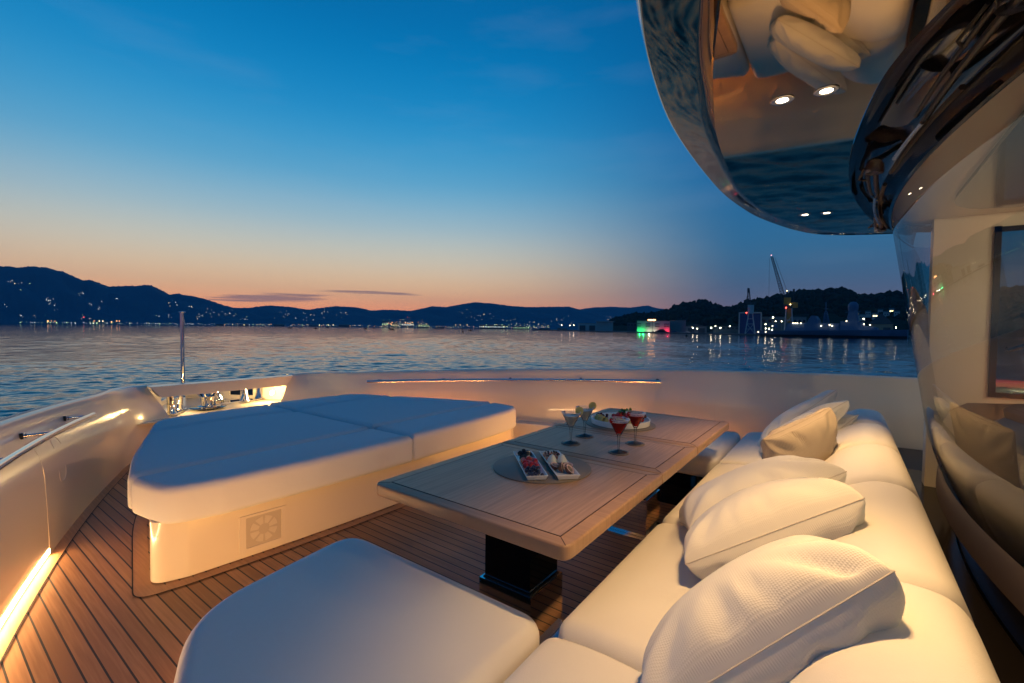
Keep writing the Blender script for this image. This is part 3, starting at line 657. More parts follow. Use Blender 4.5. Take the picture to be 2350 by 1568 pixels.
# ---- pillows
def pillow(name, center, uax, vax, size, thick, seed, m, label, parent_group='scatter pillows on the sofa', sx=1.0, pipe=True, shear=False):
    """square cushion: uax runs along the sofa, vax up the backrest"""
    rng = np.random.default_rng(seed); n = 44; hs = size / 2
    lin_ = np.sin(np.linspace(-math.pi / 2, math.pi / 2, n)) * .75 + np.linspace(-1, 1, n) * .25
    U_, V_ = np.meshgrid(lin_, lin_)
    edge = (1 - U_ ** 2) * (1 - V_ ** 2)
    pin = .08; cor = 1 - .055 * (U_ ** 2 * V_ ** 2) ** 1.6
    px = U_ * (1 - pin * (1 - V_ ** 2) * np.abs(U_) ** 3) * cor * hs * sx; py = V_ * (1 - pin * (1 - U_ ** 2) * np.abs(V_) ** 3) * cor * hs
    h = thick / 2 * np.clip(edge, 0, 1) ** .38
    # folds running in from the seams, and broad dents
    def folds(ph):
        z = np.zeros_like(U_); ang = np.arctan2(V_, U_); rad = np.maximum(np.abs(U_), np.abs(V_))
        for k in range(11):
            a0 = rng.uniform(-math.pi, math.pi); wdt = rng.uniform(.035, .09); z += rng.uniform(.35, 1) * np.exp(-((np.angle(np.exp(1j * (ang - a0)))) / wdt) ** 2) * np.clip((rad - .45) / .35, 0, 1) * np.clip((1 - rad) / .08, 0, 1)
        for k in range(4):
            s = (k * 2 + 1) * math.pi / 4 + rng.normal(0, .1)
            z += 1.1 * np.sin((ang - s) * 15 + rng.random() * 6) * np.exp(-((np.angle(np.exp(1j * (ang - s)))) / .35) ** 2) * np.clip((rad - .5) / .3, 0, 1) * np.clip((1 - rad) / .06, 0, 1) * .45
        b = 0
        for k in range(5):
            b = b + rng.normal(0, .35) * np.sin(U_ * rng.uniform(1, 4) + rng.random() * 6) * np.sin(V_ * rng.uniform(1, 4) + rng.random() * 6)
        return -z * .026 + b * .012 * np.clip(edge * 3, 0, 1)
    top = h + folds(0); bot = -(h + folds(1)); sag = .03 * (U_ ** 2 - .3) * 0
    vs = []; o = [n * n]
    A = np.stack([px, py, top + sag], -1).reshape(-1, 3); B = np.stack([px, py, bot + sag], -1).reshape(-1, 3)
    u = Vector(uax).normalized(); v = Vector(vax).normalized(); w_ = u.cross(v).normalized(); v = v if shear else w_.cross(u).normalized()
    M = Matrix(((u.x, v.x, w_.x), (u.y, v.y, w_.y), (u.z, v.z, w_.z)))
    idx = np.arange(n * n).reshape(n, n); border = np.zeros((n, n), bool); border[0] = border[-1] = True; border[:, 0] = border[:, -1] = True
    mp = idx + n * n; mp[border] = idx[border]
    f1 = np.stack([idx[:-1, :-1], idx[:-1, 1:], idx[1:, 1:], idx[1:, :-1]], -1).reshape(-1, 4); f2 = np.stack([mp[:-1, :-1], mp[1:, :-1], mp[1:, 1:], mp[:-1, 1:]], -1).reshape(-1, 4)
    V3 = np.concatenate([A, B]); ff = [tuple(int(i) for i in f) for f in np.concatenate([f1, f2])]
    mb = MB(); mb.add([tuple(p) for p in V3], ff)
    ob = mb.build(name, m, None, angle=180)
    uvl = ob.data.uv_layers.new(name='UVMap'); flat = np.stack([np.tile(U_.ravel() * hs, 2), np.tile(V_.ravel() * hs, 2)], -1)
    li = np.zeros(len(ob.data.loops), dtype=np.int32); ob.data.loops.foreach_get('vertex_index', li); uvl.data.foreach_set('uv', flat[li].ravel())
    ob.matrix_world = Matrix.Translation(center) @ M.to_4x4()
    tag(ob, label, 'pillow', parent_group)
    if pipe:
        bd = [idx[0, j] for j in range(n)] + [idx[i, -1] for i in range(1, n)] + [idx[-1, j] for j in range(n - 2, -1, -1)] + [idx[i, 0] for i in range(n - 2, 0, -1)]
        MB().tube([tuple(A[i]) for i in bd], .0022, 6, closed=True).build('piping', piping_m if m is not weave_fine else m, ob)
    return ob
def pil(name, L_, R_2, wdt, thick, seed, m, label, uax=(1, 0, 0), size=None, **k):
    """L_, R_2: the near side seam, from the seat end to the backrest end"""
    a = Vector(L_); b = Vector(R_2); v = b - a; u = Vector(uax).normalized(); s = size or v.length
    u = (u - v.normalized() * u.dot(v.normalized())).normalized()
    c = (a + b) / 2 + u * (wdt / 2)
    return pillow(name, c, u, v, s, thick, seed, m, label, sx=wdt / s, **k)
pil('pillow', (1.01, .37, .47), (1.27, -.113, .90), .52, .32, 1, weave, 'largest and nearest pillow, grey cream basket weave, its near side in shadow', (.92, .02, -.20))
pil('pillow', (1.70, .47, .53), (1.90, -.08, .86), .50, .32, 2, weave, 'brightly lit plump cream basket weave pillow, second from the camera', (.93, .08, -.24))
pil('pillow', (1.98, .53, .54), (2.30, -.035, .84), .46, .30, 3, weave, 'creased shiny cream weave pillow slumped third from the camera', (.9, .15, -.20))
_T, _L, _B = Vector((3.43, -.012, .945)), Vector((3.16, .41, .60)), Vector((3.46, .005, .62))
pillow('pillow', (_L + _B) / 2 + Vector((.04, 0, .02)), _T - _L, _T - _B, .46, .22, 4, weave_fine, 'darker taupe ribbed pillow facing the camera in the far stack', sx=1.28, shear=True)
pil('pillow', (3.74, .46, .56), (4.08, -.04, .92), .44, .19, 5, plain, 'smooth pale pillow just behind the taupe ribbed one', (.9, .0, -.26))
pil('pillow', (3.98, .50, .56), (4.34, .034, .965), .44, .19, 6, plain, 'smooth pale pillow farthest of the far stack, beside the bulwark', (.9, .0, -.26))
pil('pillow', (3.95, .20, .50), (4.20, -.10, .80), .40, .13, 7, plain, 'pale pillow mostly hidden, its corner showing behind the taupe pillow', (1, .2, 0))

# ================================================================ TABLE
tb = empty('dining_table', (2.52, 1.2, 0), 'long oak veneer deck table in three leaves on black pedestals', 'table')
TZ = .70
leafs = [(1.262, 2.196, 0), (2.202, 2.836, 0), (2.842, 3.782, 0)]
for i, (a, b, _) in enumerate(leafs):
    r1 = .045 if i == 0 else .006; r2 = .045 if i == 2 else .006
    ol = round_poly([(a, .70), (b, .70), (b, 1.69), (a, 1.69)], [r1, r2, r2, r1], 5)
    q = child(soft(ol, TZ - .052, TZ, .008, n=3, inner=2), 'table_leaf', oak_edge, tb, angle=50)
    bd = .058
    e0 = bd if True else 0; inn = [(a + bd, .70 + bd), (b - bd, .70 + bd), (b - bd, 1.69 - bd), (a + bd, 1.69 - bd)]
    pan = MB().add([(x, y, TZ + .0012) for x, y in inn], [(0, 1, 2, 3)]); s1 = pan.build('inlay', oak_top, None, smooth=False); s1.parent = q
    gmb = MB(); g = .002
    for (x0, y0), (x1, y1) in zip(inn, inn[1:] + inn[:1]):
        gmb.box(((x0 + x1) / 2, (y0 + y1) / 2, TZ + .0005), (abs(x1 - x0) + g * 2 if x0 != x1 else g * 2, abs(y1 - y0) if y0 != y1 else g * 2, .002))
    for (x0, y0), (x1, y1) in zip(inn, [(a, .70), (b, .70), (b, 1.69), (a, 1.69)]):
        d = Vector((x1 - x0, y1 - y0)); ln = d.length - .012; gmb.box((x0 + d.x * .42, y0 + d.y * .42, TZ + .0002), (ln * .8, .003, .0012), math.atan2(d.y, d.x))
    s2 = gmb.build('inlay_groove', mat('dark_groove', (.07, .035, .02), .6), None, smooth=False); s2.parent = q
for px in (1.685, 3.05):
    pd = bpy.data.objects.new('pedestal', None); C.objects.link(pd); pd.parent = tb; pd.matrix_parent_inverse = Matrix.Translation(-tb.location)
    def pc(mb, n, m):
        q = mb.build(n, m, None, smooth=False); q.parent = pd
    pc(MB().box((px, 1.17, .46), (.225, .245, .37)), 'column', black_gl)
    pc(MB().box((px, 1.17, .14), (.262, .28, .235)), 'pedestal_sleeve', chrome)
    c = MB()
    for dx, dy, lx, ly in ((0, .132, .262, .016), (0, -.132, .262, .016), (.123, 0, .016, .248), (-.123, 0, .016, .248)): c.box((px + dx, 1.17 + dy, .266), (lx, ly, .015))
    pc(c, 'chrome_collar', chrome)
    pc(MB().box((px, 1.17, .272), (.236, .256, .012)), 'gasket', rubber)
    pc(MB().box((px, 1.17, .011), (.34, .36, .02)), 'foot_plate', chrome)
    pc(MB().box((px - .105, 1.06, .635), (.05, .03, .026)), 'clamp', chrome)

# placemats, coasters
def disc(name, x, y, r, label, cat, group):
    mb = MB().lathe([(0, 0), (r, 0), (r, .0042), (r - .0012, .005), (0, .005)], n=56); o = mb.build(name, mat_leather, None); o.location = (x, y, TZ + .0016); return tag(o, label, cat, group)
disc('placemat', 1.92, 1.215, .245, 'round taupe leather mat under the two white fruit trays', 'placemat', 'round placemats on the table')
disc('placemat', 3.16, 1.325, .25, 'round taupe leather mat under the fruit platter', 'placemat', 'round placemats on the table')
MZ = TZ + .0016
glass_m = mat('clear_glass', (1, 1, 1), .0, trans=1, ior=1.45)
drink_w = mat('milky_lime_cocktail', (.88, .93, .92), .25)
drink_r = mat('red_strawberry_cocktail', (.55, .012, .012), .2, coat=.3)
rim_m = mat('sugar_rim', (.8, .76, .76), .8, bump=('noise', 500, .8, .002))
lime_m = mat('lime_flesh', (.42, .40, .12), .35, var=(60, (.55, .5, .22)))
mint_m = mat('mint_leaf', (.05, .16, .03), .5, var=(50, (.09, .24, .05)))
straw_m = mat('strawberry_skin', (.50, .015, .012), .25, coat=.3, bump=('noise', 150, .5, .002))
def leaf(mb, c, d, n_, ln, wd):
    d = Vector(d).normalized(); n_ = Vector(n_).normalized(); s = d.cross(n_).normalized(); c = Vector(c)
    pts = [c, c + d * ln * .3 + s * wd * .45 + n_ * ln * .05, c + d * ln * .65 + s * wd * .42 + n_ * ln * .06, c + d * ln, c + d * ln * .65 - s * wd * .42 + n_ * ln * .06, c + d * ln * .3 - s * wd * .45 + n_ * ln * .05, c + d * ln * .5 + n_ * -.05 * ln]
    mb.add(pts, [(0, 1, 6), (1, 2, 6), (2, 3, 6), (3, 4, 6), (4, 5, 6), (5, 0, 6)])
thin_glass = bpy.data.materials.new('thin_clear_glass'); thin_glass.use_nodes = True; t = thin_glass.node_tree; t.nodes.clear()
_o = t.nodes.new('ShaderNodeOutputMaterial'); _m = t.nodes.new('ShaderNodeMixShader'); _t = t.nodes.new('ShaderNodeBsdfTransparent'); _g = t.nodes.new('ShaderNodeBsdfGlossy'); _f = t.nodes.new('ShaderNodeFresnel')
_f.inputs[0].default_value = 1.5; _t.inputs[0].default_value = (.95, .97, .97, 1); _g.inputs[1].default_value = .02
t.links.new(_f.outputs[0], _m.inputs[0]); t.links.new(_t.outputs[0], _m.inputs[1]); t.links.new(_g.outputs[0], _m.inputs[2]); t.links.new(_m.outputs[0], _o.inputs[0])
def martini(x, y, red, lab, rz, h=.186):
    disc('coaster', x, y, .058, 'round taupe coaster under the ' + lab.split(' in a ')[0].split(' standing')[0], 'coaster', 'coasters under the cocktails')
    g = empty('cocktail_glass', (x, y, MZ + .005), lab, 'cocktail glass', 'cocktails on the table', rz)
    hb = h * .52
    MB().lathe([(0.0, hb - .004), (.0125, hb - .001), (.0602, h)], n=40).build('bowl', thin_glass, g)
    MB().lathe([(.0046, .012), (.0055, .03), (.0072, .06), (.009, hb - .008), (.0105, hb - .003), (0.0, hb - .003)], n=14).build('stem', thin_glass, g)
    MB().lathe([(0, .0), (.046, .0), (.047, .002), (.030, .008), (.012, .013), (.005, .016), (0, .016)], n=36).build('foot', thin_glass, g)
    lv = .80 if not red else .84; rr = .011 + (.058 - .011) * lv - .0012; z1 = hb + (h - hb) * lv
    MB().lathe([(0, hb + .005), (.0105, hb + .008), (rr, z1), (0, z1)], n=36).build('drink', drink_r if red else drink_w, g)
    mb = MB(); rng = random.Random(int(x * 100))
    for k in range(46):
        a = k * 2 * math.pi / 46; r0 = .0588
        mb.tube([(r0 * math.cos(a), r0 * math.sin(a), h - .002), ((r0 - .011) * math.cos(a), (r0 - .011) * math.sin(a), h - .0165)], .0011, 4)
    mb.tube([(.0592 * math.cos(2 * math.pi * k / 40), .0592 * math.sin(2 * math.pi * k / 40), h + .0006) for k in range(40)], .0016 if red else .0010, 6, closed=True)
    mb.build('fluted_rim', rim_m, g)
    if red:
        q = MB().lathe([(0, -.016), (.006, -.013), (.012, -.004), (.013, .004), (.009, .010), (0, .012)], n=16).build('strawberry_garnish', straw_m, g); q.location = (.052, .006, h - .004); q.rotation_euler = (0, R_(-20), 0)
        mb = MB()
        for k in range(6): a = k * 1.05; leaf(mb, (.052, .006, h + .008), (math.cos(a), math.sin(a), .35), (0, 0, 1), .012, .007)
        mb.build('leaf_garnish', mint_m, g, smooth=False)
    else:
        q = MB().lathe([(0, -.0025), (.024, -.0025), (.0255, 0), (.024, .0025), (0, .0025)], n=28).build('lime_slice', lime_m, g); q.location = (.054, 0, h + .006); q.rotation_euler = (R_(90), R_(15), R_(-20))
        mb = MB()
        for k in range(3): leaf(mb, (.015, .008, z1 + .001), (math.cos(k * 1.6 - .5), math.sin(k * 1.6 - .5), .15), (0, 0, 1), .022, .012)
        mb.build('mint_sprig', mint_m, g, smooth=False)
FR = R_(-36)     # garnish side
martini(2.433, 1.335, False, 'nearer pale lime cocktail in a martini glass, left of the red pair', FR)
martini(2.652, 1.354, False, 'farther pale lime cocktail in a martini glass, half behind the nearer pale one', FR)
martini(2.42, 1.022, True, 'nearer red strawberry cocktail in a sugar rimmed martini glass', FR + R_(180))
martini(2.672, 1.022, True, 'farther red strawberry cocktail standing in front of the fruit platter', FR + R_(180))

# ---- trays of fruit
def tray(cx, cy, ang, ln, wd, label):
    t = MB()
    def rect(l, w_, z): return [(-l / 2, -w_ / 2, z), (l / 2, -w_ / 2, z), (l / 2, w_ / 2, z), (-l / 2, w_ / 2, z)]
    t.rings([rect(ln - .03, wd - .03, 0), rect(ln - .02, wd - .02, .003), rect(ln, wd, .024), rect(ln - .006, wd - .006, .025), rect(ln - .028, wd - .028, .008)], True, True, True)
    o = t.build('fruit_tray', white_pl, None, smooth=False); o.location = (cx, cy, MZ + .0056); o.rotation_euler = (0, 0, ang); bv = o.modifiers.new('bevel', 'BEVEL'); bv.width = .0015; bv.segments = 2
    tag(o, label, 'tray', 'white fruit trays'); return o
TA = math.atan2(.697, .717)
t1 = tray(1.868, 1.258, TA, .42, .104, 'narrow white porcelain tray holding dark berries and strawberries')
t2 = tray(1.965, 1.150, TA, .42, .112, 'narrow white porcelain tray holding papaya and passion fruit')
def on(tr, a, b, z):
    q = tr.matrix_basis @ Vector((a, b, z)) if False else Vector((tr.location.x + a * math.cos(TA) - b * math.sin(TA), tr.location.y + a * math.sin(TA) + b * math.cos(TA), tr.location.z + z)); return q
def proto(mb, name, m, **k):
    me = mb.build(name, m, None, **k); d = me.data; bpy.data.objects.remove(me); return d
def inst(name, data, loc, rot, s, label, cat, group):
    o = bpy.data.objects.new(name, data); C.objects.link(o); o.location = loc; o.rotation_euler = rot; o.scale = (s, s, s); tag(o, label, cat, group); return o
rg = random.Random(5)
blue_m = mat('blueberry_skin', (.012, .016, .04), .35, var=(90, (.035, .045, .09)))
mb = MB().lathe([(0, -.0075), (.004, -.0067), (.0072, -.002), (.0075, .001), (.006, .0052), (.0035, .0068), (.0028, .006), (0, .0058)], n=14); bd = proto(mb, 'blueberry', blue_m)
black_m = mat('blackberry_skin', (.012, .006, .014), .2, coat=.4)
mb = MB()
for i in range(26):
    t = math.acos(1 - 2 * (i + .5) / 26); a = i * 2.4; mb.ico((.009 * math.sin(t) * math.cos(a), .009 * math.sin(t) * math.sin(a), .012 * math.cos(t)), .0042, 1)
bkd = proto(mb, 'blackberry', black_m)
mb = MB().lathe([(0, -.017), (.005, -.015), (.0105, -.006), (.0125, .003), (.010, .010), (.004, .012), (0, .0115)], n=16); sd_ = proto(mb, 'strawberry', straw_m)
for i in range(34):
    a = -.175 + rg.random() * .09; b = rg.uniform(-.033, .033); z = .017 + (.012 if i > 20 else 0) + (.010 if i > 28 else 0)
    if i > 20: b *= .7; a = -.165 + rg.random() * .07
    inst('blueberry', bd, on(t1, a, b, z), (rg.random() * 6, rg.random() * 6, rg.random() * 6), rg.uniform(.95, 1.2), 'small dark blueberry heaped at the near end of the berry tray', 'blueberry', 'blueberries')
for i in range(12):
    a = .09 + rg.random() * .075; b = rg.uniform(-.03, .03); z = .021 + (.016 if i > 7 else 0)
    inst('blackberry', bkd, on(t1, a, b, z), (rg.random() * 6, rg.random() * 6, rg.random() * 6), 1.05, 'plump blackberry heaped at the far end of the berry tray', 'blackberry', 'blackberries')
for i in range(9):
    a = -.055 + (i % 3) * .045; b = (-.024, 0, .024)[i // 3] + rg.uniform(-.004, .004)
    inst('strawberry', sd_, on(t1, a, b, .024 + (.006 if i % 2 else 0)), (rg.uniform(1.1, 2), rg.uniform(-.4, .4), rg.random() * 6), rg.uniform(1.15, 1.4), 'red strawberry in the middle of the berry tray', 'strawberry', 'strawberries on the tray')
pap_m = mat('papaya_flesh', (.62, .11, .015), .35, coat=.2, var=(40, (.70, .17, .02)))
seed_m = mat('papaya_seed', (.008, .008, .008), .25, coat=.4)
for i, (a, b, rz) in enumerate([(.15, -.022, .3), (.15, .024, -.2), (.085, -.026, .2), (.085, .026, -.3)]):
    mb = MB(); rs = []
    for k in range(11):
        t = k / 10; w_ = .026 * math.sin(math.pi * (.12 + .76 * t)) ** .7; h_ = .020 * math.sin(math.pi * (.1 + .8 * t)) ** .6; x = (t - .5) * .085
        rs.append([(x, -w_, .0), (x, -w_ * .8, h_ * .7), (x, -w_ * .45, h_), (x, 0, h_ * .72), (x, w_ * .45, h_), (x, w_ * .8, h_ * .7), (x, w_, 0)])
    mb.rings(rs, True, True, True); o = mb.build('papaya_slice', pap_m, None)
    o.location = on(t2, a, b, .011); o.rotation_euler = (rg.uniform(-.2, .2), rg.uniform(-.15, .15), TA + rz)
    tag(o, 'orange papaya slice at the far end of the second tray', 'papaya', 'papaya slices')
    mb2 = MB()
    for k in range(16): mb2.ico((rg.uniform(-.028, .028), rg.uniform(-.012, .012), .019 + rg.uniform(0, .005)), .0034, 1)
    mb2.build('papaya_seeds', seed_m, o)
cher_m = mat('custard_apple_flesh', (.80, .76, .62), .45, bump=('noise', 60, .5, .004))
for i, (a, b) in enumerate([(.015, .026), (.012, -.024)]):
    mb = MB().lathe([(0, -.014), (.024, -.014), (.027, -.008), (.024, .006), (.014, .026), (.005, .034), (0, .035)], n=10); o = mb.build('custard_apple_chunk', cher_m, None)
    o.location = on(t2, a, b, .025); o.rotation_euler = (.12, -.15 + i * .4, i * 1.3); tag(o, ['pale pointed white fruit chunk on the left of the second tray', 'pale creamy round fruit chunk on the right of the second tray'][i], 'fruit chunk', 'white fruit chunks')
    MB().lathe([(.0242, -.0155), (.0272, -.0145), (.0276, -.0085), (.0272, -.0082)], n=10).build('dark_rind', mat('rind', (.09, .03, .02), .6), o)
pas_m = mat('passion_fruit_skin', (.16, .075, .03), .5, var=(40, (.10, .03, .035))); pith = mat('passion_pith', (.62, .42, .36), .6); pulp = mat('passion_pulp', (.10, .055, .035), .25, coat=.5, var=(300, (.35, .26, .12)))
for i, (a, b, rx, ry) in enumerate([(-.075, .030, .25, .1), (-.115, .005, 1.0, -.6), (-.085, -.030, -.1, .15), (-.140, -.025, .6, -.2)]):
    o = MB().lathe([(0, -.024), (.012, -.021), (.021, -.012), (.0245, 0), (.0243, .002)], n=22).build('passion_fruit_half', pas_m, None)
    MB().lathe([(.0243, .002), (.019, .0022), (.017, -.001)], n=22).build('pith', pith, o); MB().lathe([(.0172, -.001), (.011, .001), (0, .0005)], n=22).build('pulp', pulp, o)
    o.location = on(t2, a, b, .032); o.rotation_euler = (rx, ry - .35, TA); tag(o, 'cut passion fruit half at the near end of the second tray', 'passion fruit', 'passion fruit halves')
# ---- round platter
pt = MB().lathe([(0, 0), (.205, 0), (.21, .004), (.213, .040), (.209, .0415), (.205, .040), (.202, .008), (0, .007)], n=64).build('fruit_platter', white_pl, None); pt.location = (3.16, 1.325, MZ + .0056)
tag(pt, 'round white platter with upright rim, heaped with fruit at the far end of the table', 'platter')
PX, PY, PZ = 3.16, 1.325, MZ + .0056
ban_m = mat('banana_slice_flesh', (.62, .42, .10), .5, var=(80, (.70, .55, .2)))
mb = MB().lathe([(0, -.005), (.018, -.005), (.0195, 0), (.018, .005), (0, .005)], n=18); bnd = proto(mb, 'banana_slice', ban_m)
rad_in = Vector((-.82, .0, 0))
for i in range(16):
    a = R_(118 + i * 7.5); r = .155 + (i % 2) * .01
    inst('banana_slice', bnd, (PX + r * math.cos(a), PY + r * math.sin(a), PZ + .036 + (i % 3) * .004), (R_(72), 0, a + R_(20) + rg.uniform(-.2, .2)), 1.35, 'upright yellow fruit slice along the left rim of the platter', 'fruit slice', 'yellow fruit slices on the platter')
for i in range(22):
    a = R_(-150 + i * 16.0) + rg.uniform(-.1, .1); r = rg.uniform(.02, .13)
    inst('strawberry', sd_, (PX + r * math.cos(a), PY - .03 + r * math.sin(a), PZ + .032 + (.13 - r) * .35), (rg.random() * 3, rg.random(), rg.random() * 6), rg.uniform(1.3, 1.7), 'red strawberry heaped on the round platter', 'strawberry', 'strawberries on the platter')
gra_m = mat('red_grape_skin', (.10, .006, .012), .2, coat=.5)
mb = MB().ico((0, 0, 0), .011, 2); grd = proto(mb, 'red_grape', gra_m)
for i in range(30):
    side = i % 2; a = R_(rg.uniform(-80, -25)) if side else R_(rg.uniform(85, 125)); r = rg.uniform(.10, .18)
    inst('red_grape', grd, (PX + r * math.cos(a), PY + r * math.sin(a), PZ + .030 + rg.uniform(0, .03)), (0, 0, 0), rg.uniform(.9, 1.15), ['dark red grape heaped at the far left of the platter', 'dark red grape heaped at the right of the platter'][side], 'grape', ['red grapes on the left', 'red grapes on the right'][side])
mb = MB()
for i in range(34):
    a = rg.random() * 6.28; e = rg.uniform(.1, 1.1); d = (math.cos(a) * math.cos(e), math.sin(a) * math.cos(e), math.sin(e))
    leaf(mb, (PX + .02 + rg.uniform(-.05, .05), PY - .03 + rg.uniform(-.03, .03), PZ + .072 + rg.uniform(0, .018)), d, (0, 0, 1), rg.uniform(.026, .042), rg.uniform(.018, .028))
mb.tube([(PX + .02, PY - .03, PZ + .04), (PX + .02, PY - .03, PZ + .09)], .002, 5)
tag(mb.build('mint_bunch', mint_m, None, smooth=False), 'bunch of fresh green mint on top of the fruit platter', 'mint')

# ================================================================ BROW OVER THE SOFA
brow = empty('roof_overhang', (2.4, .1, 2.05), 'large curved bronze mirror overhang above the sofa with a cream outer rim', 'overhang')
def spline(pts, n):
    pts = [Vector(p) for p in pts]; k = len(pts); out = []
    for i in range(n):
        t = i / (n - 1) * (k - 1); j = min(int(t), k - 2); f = t - j
        p0 = pts[max(j - 1, 0)]; p1 = pts[j]; p2 = pts[j + 1]; p3 = pts[min(j + 2, k - 1)]
        out.append(.5 * ((2 * p1) + (p2 - p0) * f + (2 * p0 - 5 * p1 + 4 * p2 - p3) * f * f + (3 * p1 - p0 - 3 * p2 + p3) * f ** 3))
    return out
NB = 90
outer = spline([(.12, -.62), (.18, -.30), (.32, .02), (.60, .24), (.98, .382), (1.33, .472), (1.78, .530), (2.48, .538), (2.95, .49), (3.28, .425), (3.70, .295), (3.95, .175), (4.12, -.02), (4.22, -.30), (4.26, -.62)], NB)
inner = spline([(.62, -.62), (.72, -.45), (.90, -.30), (1.05, -.22), (1.234, -.145), (1.40, -.085), (1.585, -.045), (1.978, -.002), (2.343, .010), (2.736, -.008), (3.238, -.075), (3.60, -.155), (3.86, -.25), (4.0, -.42), (4.06, -.62)], NB)
def zb_(x): return 2.05 + .012 * (x - 1.5)
def bev(x): return float(np.interp(x, [.8, 1.3, 2.2, 3.0, 3.6], [.65, .58, .38, .18, .10]))
def zo(x): return zb_(x) + .16 * bev(x)
rs = []; rs_b = []
for o, i in zip(outer, inner):
    d = o - i; l = d.length; row = []
    lip = min(.16, l * .5)
    for t in np.linspace(0, 1, 8): q = i + d * (t * (l - lip) / l); row.append((q.x, q.y, zb_(q.x)))
    rb = [row[-1]]
    for k in range(1, 9):
        a = k / 8; q = i + d * ((l - lip + lip * a) / l); rb.append((q.x, q.y, zb_(q.x) + lip * bev(q.x) * max(0, a - .08) / .92))
    rs.append(row); rs_b.append(rb)
child(MB().rings(rs, False), 'underside', mirror_br, brow, angle=180, recalc=True)
child(MB().rings(rs_b, False), 'edge_bevel', mirror_dk, brow, angle=180, recalc=True)
rs = []
for j, (o, i) in enumerate(zip(outer, inner)):
    d = (o - i).normalized(); row = []
    for e, z in ((0, 0), (.006, .004), (.008, .03), (.0, .038)): q = o + d * e; row.append((q.x, q.y, zo(o.x) + z))
    rs.append(row)
child(MB().rings(rs, False), 'black_edge_trim', black_gl, brow, angle=180, recalc=True)
rs = []
for j, (o, i) in enumerate(zip(outer, inner)):
    d = (o - i).normalized(); row = []
    for e, z in ((.0, .038), (.012, .045), (.022, .07), (.02, .13), (-.05, .26), (-.5, .38)): q = o + d * e; row.append((q.x, q.y, zo(o.x) + z))
    rs.append(row)
child(MB().rings(rs, False), 'outer_rim', gel, brow, angle=180, recalc=True)

# ---- windscreen and wheelhouse
wh = empty('wheelhouse', (XC, -1.2, 0), 'wheelhouse with curved tilted windscreen, cream pillars and ceiling behind the glass', 'wheelhouse')
def wc(z): return float(np.interp(z, [0, .6, .9, 1.86, 2.1], [-.5, -.41, -.316, -.165, -.127]))
def wsy(x, z):
    k = .1; a = x - 2.6; y = wc(z) - k * a * a
    e = max(0, abs(a) - 1.45); return y - 2.4 * e ** 1.6
XS = list(np.linspace(.85, 4.35, 70))
GT = 1.97
def gtop(x): return GT
def sheet(z0, z1, n=14, dy=0.0, xs=XS):
    return [[(x, wsy(x, z0 + (z1 - z0) * k / n) + dy, z0 + (z1 - z0) * k / n) for x in xs] for k in range(n + 1)]
glm = bpy.data.materials.new('tinted_windscreen'); glm.use_nodes = True; t = glm.node_tree; t.nodes.clear()
fo = t.nodes.new('ShaderNodeOutputMaterial'); mx = t.nodes.new('ShaderNodeMixShader'); tr = t.nodes.new('ShaderNodeBsdfTransparent'); gl_ = t.nodes.new('ShaderNodeBsdfGlossy'); lw = t.nodes.new('ShaderNodeFresnel')
lw.inputs[0].default_value = 1.52; tr.inputs[0].default_value = (.62, .66, .64, 1); gl_.inputs[1].default_value = 0.0; gl_.inputs[0].default_value = (.72, .72, .72, 1)
t.links.new(lw.outputs[0], mx.inputs[0]); t.links.new(tr.outputs[0], mx.inputs[1]); t.links.new(gl_.outputs[0], mx.inputs[2]); t.links.new(mx.outputs[0], fo.inputs[0])
child(MB().rings(sheet(.63, GT), False), 'windscreen', glm, wh, angle=180, recalc=True)
dkg = mat('dark_gloss_coaming', (.010, .008, .007), .14, spec=.3)
child(MB().rings([[(x, -.285, .41) for x in XS], [(x, wsy(x, .42) + .003, .41) for x in XS]], False), 'coaming_shelf', dkg, wh, smooth=False, recalc=True)
child(MB().rings(sheet(.0, .60, 6), False), 'lower_bulkhead', dkg, wh, angle=180, recalc=True)
rs = [[(x, wsy(x, .61) + .004, .595), (x, wsy(x, .61) + .014, .60), (x, wsy(x, .63) + .014, .645), (x, wsy(x, .64) + .002, .652)] for x in XS]
child(MB().rings(rs, False), 'glass_gasket', rubber, wh, angle=180, recalc=True)
# black recess between overhang and glass
rs = []
ins = {round(p.x, 3): p for p in inner}
def inner_y(x): return float(np.interp(x, [p.x for p in inner], [p.y for p in inner]))
for x in np.linspace(.86, 4.0, 80):
    yi = inner_y(x); yg = wsy(x, GT)
    rs.append([(x, yi, 2.05), (x, yi - .012, 2.075), (x, yi * .6 + yg * .4, 2.10), (x, yi * .2 + yg * .8, 2.085), (x, yg - .004, 2.03), (x, yg + .006, GT - .012), (x, yg - .006, GT - .014)])
child(MB().rings(rs, False), 'wiper_recess', black_gl, wh, angle=60, recalc=True)
# interior
child(MB().add([(.9, -3.4, 2.12), (4.1, -3.4, 2.12), (4.1, -.2, 2.12), (.9, -.2, 2.12)], [(0, 1, 2, 3)]), 'ceiling', gel_in, wh, smooth=False)
rp2 = round_poly([(1.2, -1.9), (3.7, -1.9), (3.7, -.44), (1.2, -.44)], .42, 8)
child(MB().add([(x, y, 2.098) for x, y in rp2] + [(x, y, 2.119) for x, y in rp2], [tuple(range(len(rp2) - 1, -1, -1))] + [(i, (i + 1) % len(rp2), len(rp2) + (i + 1) % len(rp2), len(rp2) + i) for i in range(len(rp2))]), 'ceiling_panel', grey_gl, wh, smooth=False)
WX = 3.93
def wallbox(y0, y1, z0, z1, th=.12): return MB().box((WX + th / 2, (y0 + y1) / 2, (z0 + z1) / 2), (th, y1 - y0, z1 - z0))
child(wallbox(-.70, -.43, 1.02, 2.12), 'front_pillar', gel_in, wh, smooth=False)
